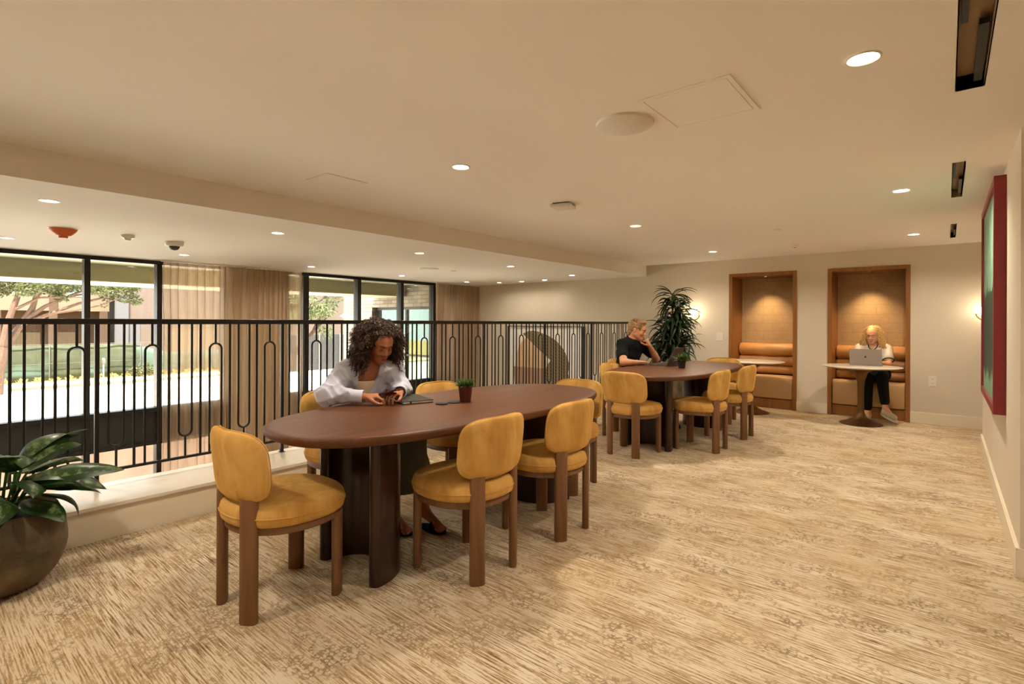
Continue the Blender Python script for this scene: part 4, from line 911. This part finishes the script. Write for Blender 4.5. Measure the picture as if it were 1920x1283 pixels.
hand(S, wrL, (.30, -.92, .05), (-.2, .25, -.95), 1, (.5, .8, .5), .5, .92)
for kn, an, hp in ((knR, anR, (-3.04, 1.88, .575)), (knL, anL, (-3.04, 2.03, .575))):
    S.cap(hp, kn, .082, .058, .02); S.cap(kn, an, .052, .03, .02); S.cap(an, (an[0]+.13, an[1]-.0, .035), .03, .022, .02)
    for j in range(5): S.cap((an[0]+.13, an[1]-.028+.014*j, .030), (an[0]+.165-.006*abs(j-1), an[1]-.032+.016*j, .022), .009, .008, .003)
R1 = frame_of(-6, 25); hc1 = (-2.80, 2.02, 1.125)
W1 = head(S, hc1, R1, nek, .98)
S.build('body', 'skin_dark', P1)
face_parts(W1, P1)
# open shirt
S = SDF((-3.30, 1.52, .5), (-2.5, 2.42, 1.12), .0045)
S.cap(pel, wai, .13, .13, .05); S.ell(wai, (.155, .118, .14), Rtn, .05); S.ell(che, (.165, .118, .165), Rtn, .05); S.cap(shR, shL, .066, .066, .05); S.cap(nek, mid(nek, che, .3), .058, .07, .04)
for sh, el, wr in ((shR, elR, wrR), (shL, elL, wrL)):
    S.cap(sh, el, .058, .066, .04); S.cap(el, mid(el, wr, .55), .063, .046, .03); S.cap(mid(el, wr, .5), mid(el, wr, .72), .042, .034, .012)
S.wobble(.0030, [(60, (1, 1, .12)), (90, (1, .5, .3)), (120, (.5, 1, .3))], 3, True); S.wobble(.003, [(30, (1, 1, .2)), (42, (.5, 1, .4))], 9)
fw = Rt @ Vector((0, 1, 0)); rt = Rt @ Vector((1, 0, 0))
S.cap(tuple(Vector(nek)+fw*.055+Vector((0, 0, .05))), tuple(Vector(che)+fw*.125+Vector((0, 0, -.02))), .058, .056, .006, 's')
S.cap(tuple(Vector(che)+fw*.125+Vector((0, 0, -.02))), tuple(Vector(wai)+fw*.15), .056, .066, .006, 's'); S.cap(tuple(Vector(nek)+Vector((0, 0, .01))), tuple(Vector(nek)+fw*.03+Vector((0, 0, .12))), .052, .07, .004, 's')
S.build('shirt', 'shirt', P1, 1)
# collar flaps and cuffs
for el, wr in ((elR, wrR), (elL, wrL)):
    a = Vector(mid(el, wr, .66)); b = Vector(mid(el, wr, .96)); ax = (b-a).normalized(); e1 = ax.orthogonal().normalized(); e2 = ax.cross(e1); m = MB()
    m.loft([[c_+(e1*math.cos(q)+e2*math.sin(q))*rr for q in [2*PI*i/28 for i in range(28)]] for c_, rr in ((a, .036), (a, .043), (a+(b-a)*.5, .0415), (b, .0425), (b, .0375), (a, .0355))], cap=False)
    o = m.build('cuff', 'shirt', None, smooth=True); o.parent = P1; o.matrix_parent_inverse = Matrix.Translation(P1.location).inverted()
for sx in (-1, 1):
    m = MB(); a = Vector(nek)+rt*sx*.062+Vector((0, 0, .035))-fw*.01; b = Vector(nek)+rt*sx*.070+fw*.075-Vector((0, 0, .02)); c_ = Vector(nek)+rt*sx*.105+fw*.055-Vector((0, 0, .055)); d_ = Vector(nek)+rt*sx*.105-fw*.02+Vector((0, 0, .0))
    up = (b-a).cross(d_-a).normalized()*.004
    m.add([a+up, b+up, c_+up, d_+up, a-up, b-up, c_-up, d_-up], [(0, 1, 2, 3), (7, 6, 5, 4), (0, 4, 5, 1), (1, 5, 6, 2), (2, 6, 7, 3), (3, 7, 4, 0)])
    o = m.build('collar', 'shirt', None, bevel=.003); o.parent = P1; o.matrix_parent_inverse = Matrix.Translation(P1.location).inverted()
S = SDF((-3.2, 1.75, .6), (-2.7, 2.25, 1.0), .0045); S.ell(wai, (.136, .101, .13), Rtn, .05); S.ell(che, (.149, .102, .152), Rtn, .04); S.plane(tuple(Vector(che)+Vector((0, 0, .035))), (.25, -.1, 1)); S.build('vest_top', 'tank', P1, 1)
S = SDF((-3.25, 1.65, .15), (-2.3, 2.42, .72), .006); S.cap((-3.05, 1.88, .585), (-3.05, 2.02, .585), .118, .118, .04)
S.cap((-3.03, 1.88, .58), (-2.62, 1.95, .56), .10, .078, .06); S.cap((-3.03, 2.03, .58), (-2.60, 2.10, .56), .10, .078, .06); S.cap((-2.62, 1.98, .54), (-2.60, 2.0, .25), .08, .095, .08); S.cap((-2.58, 2.12, .54), (-2.53, 2.12, .22), .08, .085, .1)
S.wobble(.004, [(45, (1, 1, .1)), (70, (1, 1, .15))], 4); S.plane((-2.6, 2.0, .235), (-.12, .1, -1)); S.plane((0, 0, .69), (0, 0, 1)); S.build('skirt', 'skirt', P1, 1)
for an in (anR, anL):
    o = MB().loft([[Vector((an[0]+.07+.105*math.cos(a), an[1]+.045*math.sin(a)*(1+.15*math.cos(a)), z)) for a in [2*PI*i/24 for i in range(24)]] for z in (.001, .014)]); o.tube([(an[0]+.09, an[1]-.042, .01), (an[0]+.08, an[1]-.02, .055), (an[0]+.08, an[1]+.02, .055), (an[0]+.09, an[1]+.042, .01)], .010, 6)
    q = o.build('sandal', 'blackcloth', None, smooth=True); q.parent = P1; q.matrix_parent_inverse = Matrix.Translation(P1.location).inverted()
# curly hair: a dark volume and many coils
random.seed(33); hcv = Vector(hc1); F1 = R1 @ Vector((0, 1, 0)); U1 = R1 @ Vector((0, 0, 1)); X1 = R1 @ Vector((1, 0, 0)); R1n = [list(r) for r in R1]
S = SDF((-3.08, 1.75, .92), (-2.6, 2.32, 1.36), .005)
S.ell(tuple(hcv-F1*.045+U1*.035), (.125, .115, .115), R1n, .03); S.ell(tuple(hcv-F1*.045-X1*.09-U1*.06), (.07, .08, .125), R1n, .03); S.ell(tuple(hcv-F1*.045+X1*.09-U1*.06), (.07, .08, .125), R1n, .03)
S.ell(tuple(hcv+F1*.115-U1*.03), (.066, .11, .105), R1n, .02, 's'); S.wobble(.0025, [(190, (1, 1, 1)), (260, (1, 1, 1)), (330, (1, 1, 1))], 5)
S.build('hair', 'hair_dark', P1, 0)
def coils(n, mat, rmin, seed, name='curls'):
    random.seed(seed); lines = []
    while len(lines) < n:
        u = Vector((random.gauss(0, 1), random.gauss(0, 1), random.gauss(0, 1))).normalized()   # local dir: x right, y forward, z up
        if u.y > .42 and u.z < .66 and abs(u.x) < .66: continue
        if u.z < -.6 and u.y > 0: continue
        base = hcv-F1*.035+(X1*u.x*.115+F1*u.y*.105+U1*(u.z*.105+.02)); 
        if u.z < .1: base -= Vector((0, 0, 1))*random.uniform(0, .11)*(1 if abs(u.x) > .35 or u.y < 0 else 0)
        out = (X1*u.x+F1*u.y*.6+U1*u.z*.8).normalized()
        if base.x < -3.2: continue
        L = random.uniform(.035, .085); e1 = out.orthogonal().normalized(); e2 = out.cross(e1); ph = random.random()*6; rr = random.uniform(.0045, .009); turns = random.uniform(1.6, 3.0); pts = []; N = 14
        for i in range(N+1):
            q = i/N; p = base+out*L*q+Vector((0, 0, -1))*.045*q*q+(e1*math.cos(ph+q*turns*6.283)+e2*math.sin(ph+q*turns*6.283))*rr
            pts.append(p)
        lines.append((pts, [.0019]*(N)+[.0007]))
    return wtube(name, mat, lines, P1, 4)
coils(1500, 'hair_dark', 0, 1); coils(800, 'hair_tip', 0, 2, 'highlighted_curls')
# phone and ring
t = thing('phone', 'smartphone in a dark red case held in both hands of the woman', 'phone', (-2.605, 1.962, .840))
ph_ = MB().box(-.036, .036, -.075, .075, -.004, .004).build('case', 'phone', t, bevel=.006, seg=3); ph2 = MB().box(-.034, .034, -.072, .072, .004, .0048).build('screen', 'key', t, bevel=.001); ph3 = MB().box(-.030, .030, .045, .070, -.0052, -.004).build('card_sleeve', 'paper', t)
t.rotation_euler = (math.radians(16), 0, math.radians(-75))
# ---- man in black
P2 = person('blond man in a black t-shirt resting his chin on his hand', (-3.05, 5.9, 0))
pel, wai, che, nek = (-3.10, 5.95, .585), (-3.07, 5.93, .73), (-3.02, 5.88, .90), (-2.965, 5.865, 1.055)
shR, shL = (-3.01, 5.69, 1.0), (-2.93, 6.05, 1.0); elR, elL = (-2.87, 5.45, .808), (-2.79, 6.17, .812); wrR, wrL = (-2.82, 5.70, .795), (-2.80, 5.985, .985)
S = SDF((-3.28, 5.33, 0), (-2.45, 6.22, 1.36), .0048); Rt = frame_of(-10, 12); Rtn = [list(r) for r in Rt]
def torso_m(g=0, k=.05):
    S.cap(pel, wai, .115+g, .11+g, k); S.ell(wai, (.145+g, .10+g, .13+g), Rtn, k); S.ell(che, (.175+g, .11+g, .17+g), Rtn, k); S.cap(shR, shL, .058+g, .058+g, k); S.cap(mid(che, nek, .5), nek, .085+g*.6, .055+g*.6, .04)
torso_m(); S.cap((-3.1, 5.86, .585), (-3.1, 6.03, .585), .10, .10, .03)
for sh, el, wr in ((shR, elR, wrR), (shL, elL, wrL)): S.cap(sh, el, .052, .042, .02); S.cap(el, mid(el, wr, .3), .042, .042, .01); S.cap(mid(el, wr, .3), wr, .042, .027, .01)
hand(S, wrR, (.12, .98, -.02), (.3, 0, -.95), -1, (.18, .25, .2), .3, 1.05); hand(S, wrL, (-.15, -.50, .85), (-.7, -.2, .1), 1, (1.25, 1.3, .9), .8, 1.0)
for kn, an, hp in (((-2.66, 5.84, .56), (-2.68, 5.84, .1), (-3.09, 5.87, .575)), ((-2.66, 6.05, .56), (-2.62, 6.05, .1), (-3.09, 6.03, .575))): S.cap(hp, kn, .085, .062, .02); S.cap(kn, an, .055, .038, .02); S.cap(an, (an[0]+.12, an[1], .04), .036, .03, .02)
R2 = frame_of(10, 14); hc2 = (-2.905, 5.868, 1.175); W2 = head(S, hc2, R2, nek, 1.0, True); S.build('body', 'skin_tan', P2); face_parts(W2, P2, plain('pink_lips', srgb(176, 104, 84), .5) and 'skin_tan', 'hair_man')
S = SDF((-3.3, 5.35, .52), (-2.6, 6.25, 1.14), .0055); torso_m(.018); S.cap(shR, mid(shR, elR, .62), .066, .064, .03); S.cap(shL, mid(shL, elL, .58), .066, .064, .03); S.wobble(.0028, [(45, (1, 1, .5)), (66, (1, 1, .6))], 2, True)
d_ = Vector(elR)-Vector(shR); 
S.cap(tuple(Vector(nek)+Vector((.01, 0, .02))), tuple(Vector(nek)+Vector((.04, 0, .12))), .058, .07, .004, 's'); S.plane((0, 0, .55), (0, 0, -1)); S.build('t_shirt', 'blackcloth', P2, 1)
S = SDF((-3.3, 5.7, .03), (-2.45, 6.2, .74), .007)
for kn, an, hp in (((-2.66, 5.84, .56), (-2.68, 5.84, .12), (-3.09, 5.87, .575)), ((-2.66, 6.05, .56), (-2.62, 6.05, .12), (-3.09, 6.03, .575))): S.cap(hp, kn, .105, .078, .03); S.cap(kn, an, .072, .056, .03)
S.cap((-3.1, 5.86, .585), (-3.1, 6.03, .585), .118, .118, .04); S.build('trousers', 'blackcloth', P2, 1)
for an in ((-2.68, 5.84), (-2.62, 6.05)):
    q = MB().loft([[Vector((an[0]+.06+(.135-.0*z)*math.cos(a)*k, an[1]+.05*math.sin(a)*k, z)) for a in [2*PI*i/24 for i in range(24)]] for z, k in ((.001, .95), (.03, 1), (.07, .8), (.095, .5))]).build('shoe', 'blackcloth', None, smooth=True); q.parent = P2; q.matrix_parent_inverse = Matrix.Translation(P2.location).inverted()
c = Vector(hc2); F2 = R2 @ Vector((0, 1, 0)); U2 = R2 @ Vector((0, 0, 1)); X2 = R2 @ Vector((1, 0, 0)); Rn = [list(r) for r in R2]
S = SDF((-3.1, 5.7, 1.0), (-2.72, 6.05, 1.38), .004); S.ell(tuple(c-F2*.024+U2*.046), (.084, .106, .086), Rn, .01); S.ell(tuple(c-F2*.075-U2*.035), (.058, .04, .06), Rn, .03); S.ell(tuple(c+F2*.04+U2*.11), (.058, .05, .028), Rn, .03)
S.ell(tuple(c+F2*.115-U2*.03), (.10, .085, .105), Rn, .012, 's'); S.ell(tuple(c+F2*.035-U2*.06), (.12, .07, .065), Rn, .01, 's'); S.wobble(.0015, [(160, (1, .4, 1)), (230, (1, .5, 1))], 5); S.build('hair', 'hair_man', P2, 1)
random.seed(4); lines = []
for i in range(260):
    a = random.uniform(-1, 1); b0 = random.uniform(-.2, 1)
    pts = []
    for j in range(7):
        q = b0-.35+j*.11; th = q*1.5
        p = c-F2*.024+U2*.046+X2*(.088*a*.9*math.cos(max(0, th-1.2)))+F2*(.108*math.sin(1.35-th)*math.sqrt(1-(a*.8)**2))+U2*(.09*math.cos(1.35-th)*math.sqrt(1-(a*.8)**2))
        pts.append(p+Vector((random.gauss(0, .0012), random.gauss(0, .0012), random.gauss(0, .0012))))
    if all((p-c).dot(F2) < .085 or (p-c).dot(U2) > .06 for p in pts): lines.append((pts, .0022))
wtube('hair_strands', 'hair_man', lines, P2, 4)
t = thing('bracelet', 'thin pale bracelet on the wrist of the man in black', 'bracelet', tuple(Vector(wrR)))
m = MB(); m.tube([(.031*math.cos(a), -.005, .031*math.sin(a)) for a in [2*PI*i/20 for i in range(21)]], .003, 6, False); m.build('band', 'silver', t, smooth=True)
# ---- blond woman in the right niche
P3 = person('blond woman in a white top and black trousers sitting in the right niche', (-.77, 8.66, 0))
pel, wai, che, nek = (-.77, 8.70, .575), (-.77, 8.70, .71), (-.77, 8.665, .855), (-.77, 8.64, .985)
shR, shL = (-.915, 8.655, .925), (-.625, 8.655, .925); elR, elL = (-.965, 8.52, .755), (-.585, 8.50, .725); wrR, wrL = (-.87, 8.29, .765), (-.70, 8.28, .765)
knR, knL = (-.80, 8.27, .55), (-.64, 8.24, .57); anR, anL = (-.80, 8.30, .11), (-.60, 8.20, .19)
S = SDF((-1.1, 7.98, 0), (-.4, 8.85, 1.30), .005); Rt = frame_of(-90, 6); Rtn = [list(r) for r in Rt]
S.cap((-.85, 8.7, .575), (-.69, 8.7, .575), .098, .098, .03); S.cap(pel, wai, .10, .09, .04); S.ell(wai, (.12, .088, .11), Rtn, .04); S.ell(che, (.135, .09, .14), Rtn, .04); S.cap(shR, shL, .046, .046, .05); S.cap(mid(che, nek, .5), nek, .07, .045, .04)
for sh, el, wr in ((shR, elR, wrR), (shL, elL, wrL)): S.cap(sh, el, .042, .035, .02); S.cap(el, wr, .034, .023, .01)
hand(S, wrR, (.15, -.98, 0), (0, 0, -1), 1, (.2, .4, .3), .3, .9); hand(S, wrL, (-.15, -.98, 0), (0, 0, -1), -1, (.2, .4, .3), .3, .9)
S.cap((-.85, 8.69, .565), knR, .08, .057, .02); S.cap((-.69, 8.69, .565), knL, .08, .057, .02); S.cap(knR, anR, .052, .03, .02); S.cap(knL, anL, .052, .03, .02)
S.cap(anR, (-.80, 8.20, .05), .03, .03, .02); S.cap(anL, (-.55, 8.14, .13), .03, .028, .02)
R3 = frame_of(-97, 12); hc3 = (-.775, 8.60, 1.105); W3 = head(S, hc3, R3, nek, .95); S.build('body', 'skin_light', P3); M['pinklip'] = plain('soft_pink_lips', srgb(196, 116, 100), .5); face_parts(W3, P3, 'pinklip', 'hair_man')
S = SDF((-1.1, 8.4, .58), (-.4, 8.85, 1.05), .005); S.cap(pel, wai, .12, .11, .04); S.ell(wai, (.14, .104, .13), Rtn, .04); S.ell(che, (.152, .104, .155), Rtn, .04); S.cap(shR, shL, .06, .06, .04)
S.cap(shR, mid(shR, elR, .55), .064, .066, .03); S.cap(shL, mid(shL, elL, .55), .064, .066, .03); S.wobble(.002, [(50, (1, 1, .5)), (70, (1, 1, .6))], 2)
S.cap(tuple(Vector(nek)+Vector((0, -.05, .04))), tuple(Vector(che)+Vector((0, -.12, .07))), .05, .02, .004, 's'); S.build('top', 'whitecloth', P3, 1)
lines = [([tuple(Vector(nek)+Vector((sx*.055, -.035, .0))), tuple(Vector(nek)+Vector((sx*.045, -.075, -.04))), tuple(Vector(che)+Vector((sx*.008, -.115, .05)))], .006) for sx in (-1, 1)]
for ln in lines: wtube('collar_trim', 'blackcloth', [ln], P3)
for sh, el in ((shR, elR), (shL, elL)):
    b_ = Vector(mid(sh, el, .74)); ax = (Vector(el)-Vector(sh)).normalized(); e1 = ax.orthogonal().normalized(); e2 = ax.cross(e1); wtube('sleeve_trim', 'blackcloth', [([b_+(e1*math.cos(a)+e2*math.sin(a))*.062 for a in [2*PI*i/20 for i in range(21)]], .0055)], P3)
S = SDF((-1.0, 8.05, .1), (-.45, 8.85, .72), .006); S.cap((-.85, 8.70, .575), (-.69, 8.70, .575), .116, .116, .04)
for hp, kn, an in (((-.85, 8.69, .575), knR, mid(knR, anR, .88)), ((-.69, 8.69, .575), knL, mid(knL, anL, .80))): S.cap(hp, kn, .098, .074, .03); S.cap(kn, an, .068, .052, .02)
S.plane((0, 0, .69), (0, 0, 1)); S.build('trousers', 'blackcloth', P3, 1)
for (ax, ay, az), (tx, ty, tz) in (((-.80, 8.29, .05), (-.80, 8.10, .035)), ((-.60, 8.20, .13), (-.50, 8.09, .09))):
    a = Vector((ax, ay, az)); b = Vector((tx, ty, tz)); S = SDF(tuple(np.minimum(a, b)-.09), tuple(np.maximum(a, b)+.11), .004); S.cap(a+Vector((0, .02, .0)), a+Vector((0, .01, .045)), .042, .036, .02); S.cap(a, b, .042, .034, .03)
    so = S.build('shoe', 'shoe', P3, 1); up = Vector((0, 0, 1)); dr = (b-a).normalized(); lt = dr.cross(up).normalized(); nn = lt.cross(dr)
    loop = [a+(b-a)*.5+dr*(.145*math.cos(q))+lt*(.046*math.sin(q)) for q in [2*PI*i/24 for i in range(24)]]
    m = MB(); m.loft([[p-nn*.048 for p in loop], [p-nn*.028 for p in loop]]); z0 = min(v[2] for v in m.v); m.v = [(x, y, max(z, .001)) for x, y, z in m.v]; q = m.build('sole', 'white', None, smooth=True); q.parent = P3
    lc = wtube('laces', 'paper', [([a+(b-a)*f+nn*(.040-.012*f)+lt*.018*e for e in (-1, 0, 1)], .004) for f in (.25, .4, .55)], P3, 5)
    q.matrix_parent_inverse = Matrix.Translation(P3.location).inverted(); q = q; q.matrix_parent_inverse = Matrix.Translation(P3.location).inverted()
c = Vector(hc3); F3 = R3 @ Vector((0, 1, 0)); U3 = R3 @ Vector((0, 0, 1)); X3 = R3 @ Vector((1, 0, 0)); Rn = [list(r) for r in R3]
S = SDF((-1.0, 8.4, .84), (-.5, 8.8, 1.32), .004); S.ell(tuple(c-F3*.024+U3*.04), (.086, .104, .086), Rn, .01); S.ell(tuple(c-F3*.075-U3*.08), (.082, .045, .12), Rn, .04)
for sx in (-1, 1): S.ell(tuple(c+X3*sx*.078-F3*.01-U3*.06), (.026, .05, .1), Rn, .03)
S.ell(tuple(c+F3*.11-U3*.03), (.060, .085, .105), Rn, .012, 's'); S.wobble(.002, [(120, (1, 1, .3)), (170, (1, 1, .4))], 5); S.build('hair', 'hair_blond', P3, 1)
random.seed(9); lines = []
for i in range(190):
    sx = random.choice((-1, 1)); a = random.uniform(.5, 1.0); back = random.uniform(-.08, .045); L = random.uniform(.20, .30); ph = random.random()*6; pts = []
    for j in range(16):
        q = j/15; x = sx*(.012+.088*a*math.sin(min(1, q*3)*PI/2)+.055*q*a); y = (.05-.03*q*2 if back > 0 else back); z = .125*math.cos(min(1, q*3)*PI/2)*.98-max(0, q-.28)*L*1.25+.0
        w_ = .014*math.sin(ph+q*13)*q*1.6; p = c+X3*(x+w_)+F3*(y+.008*math.cos(ph+q*13)*q)+Vector((0, 0, 1))*z
        p.y = min(p.y, 8.76); pts.append(p)
    lines.append((pts, [.0035]*15+[.001]))
wtube('hair_strands', 'hair_blond', lines, P3, 5)
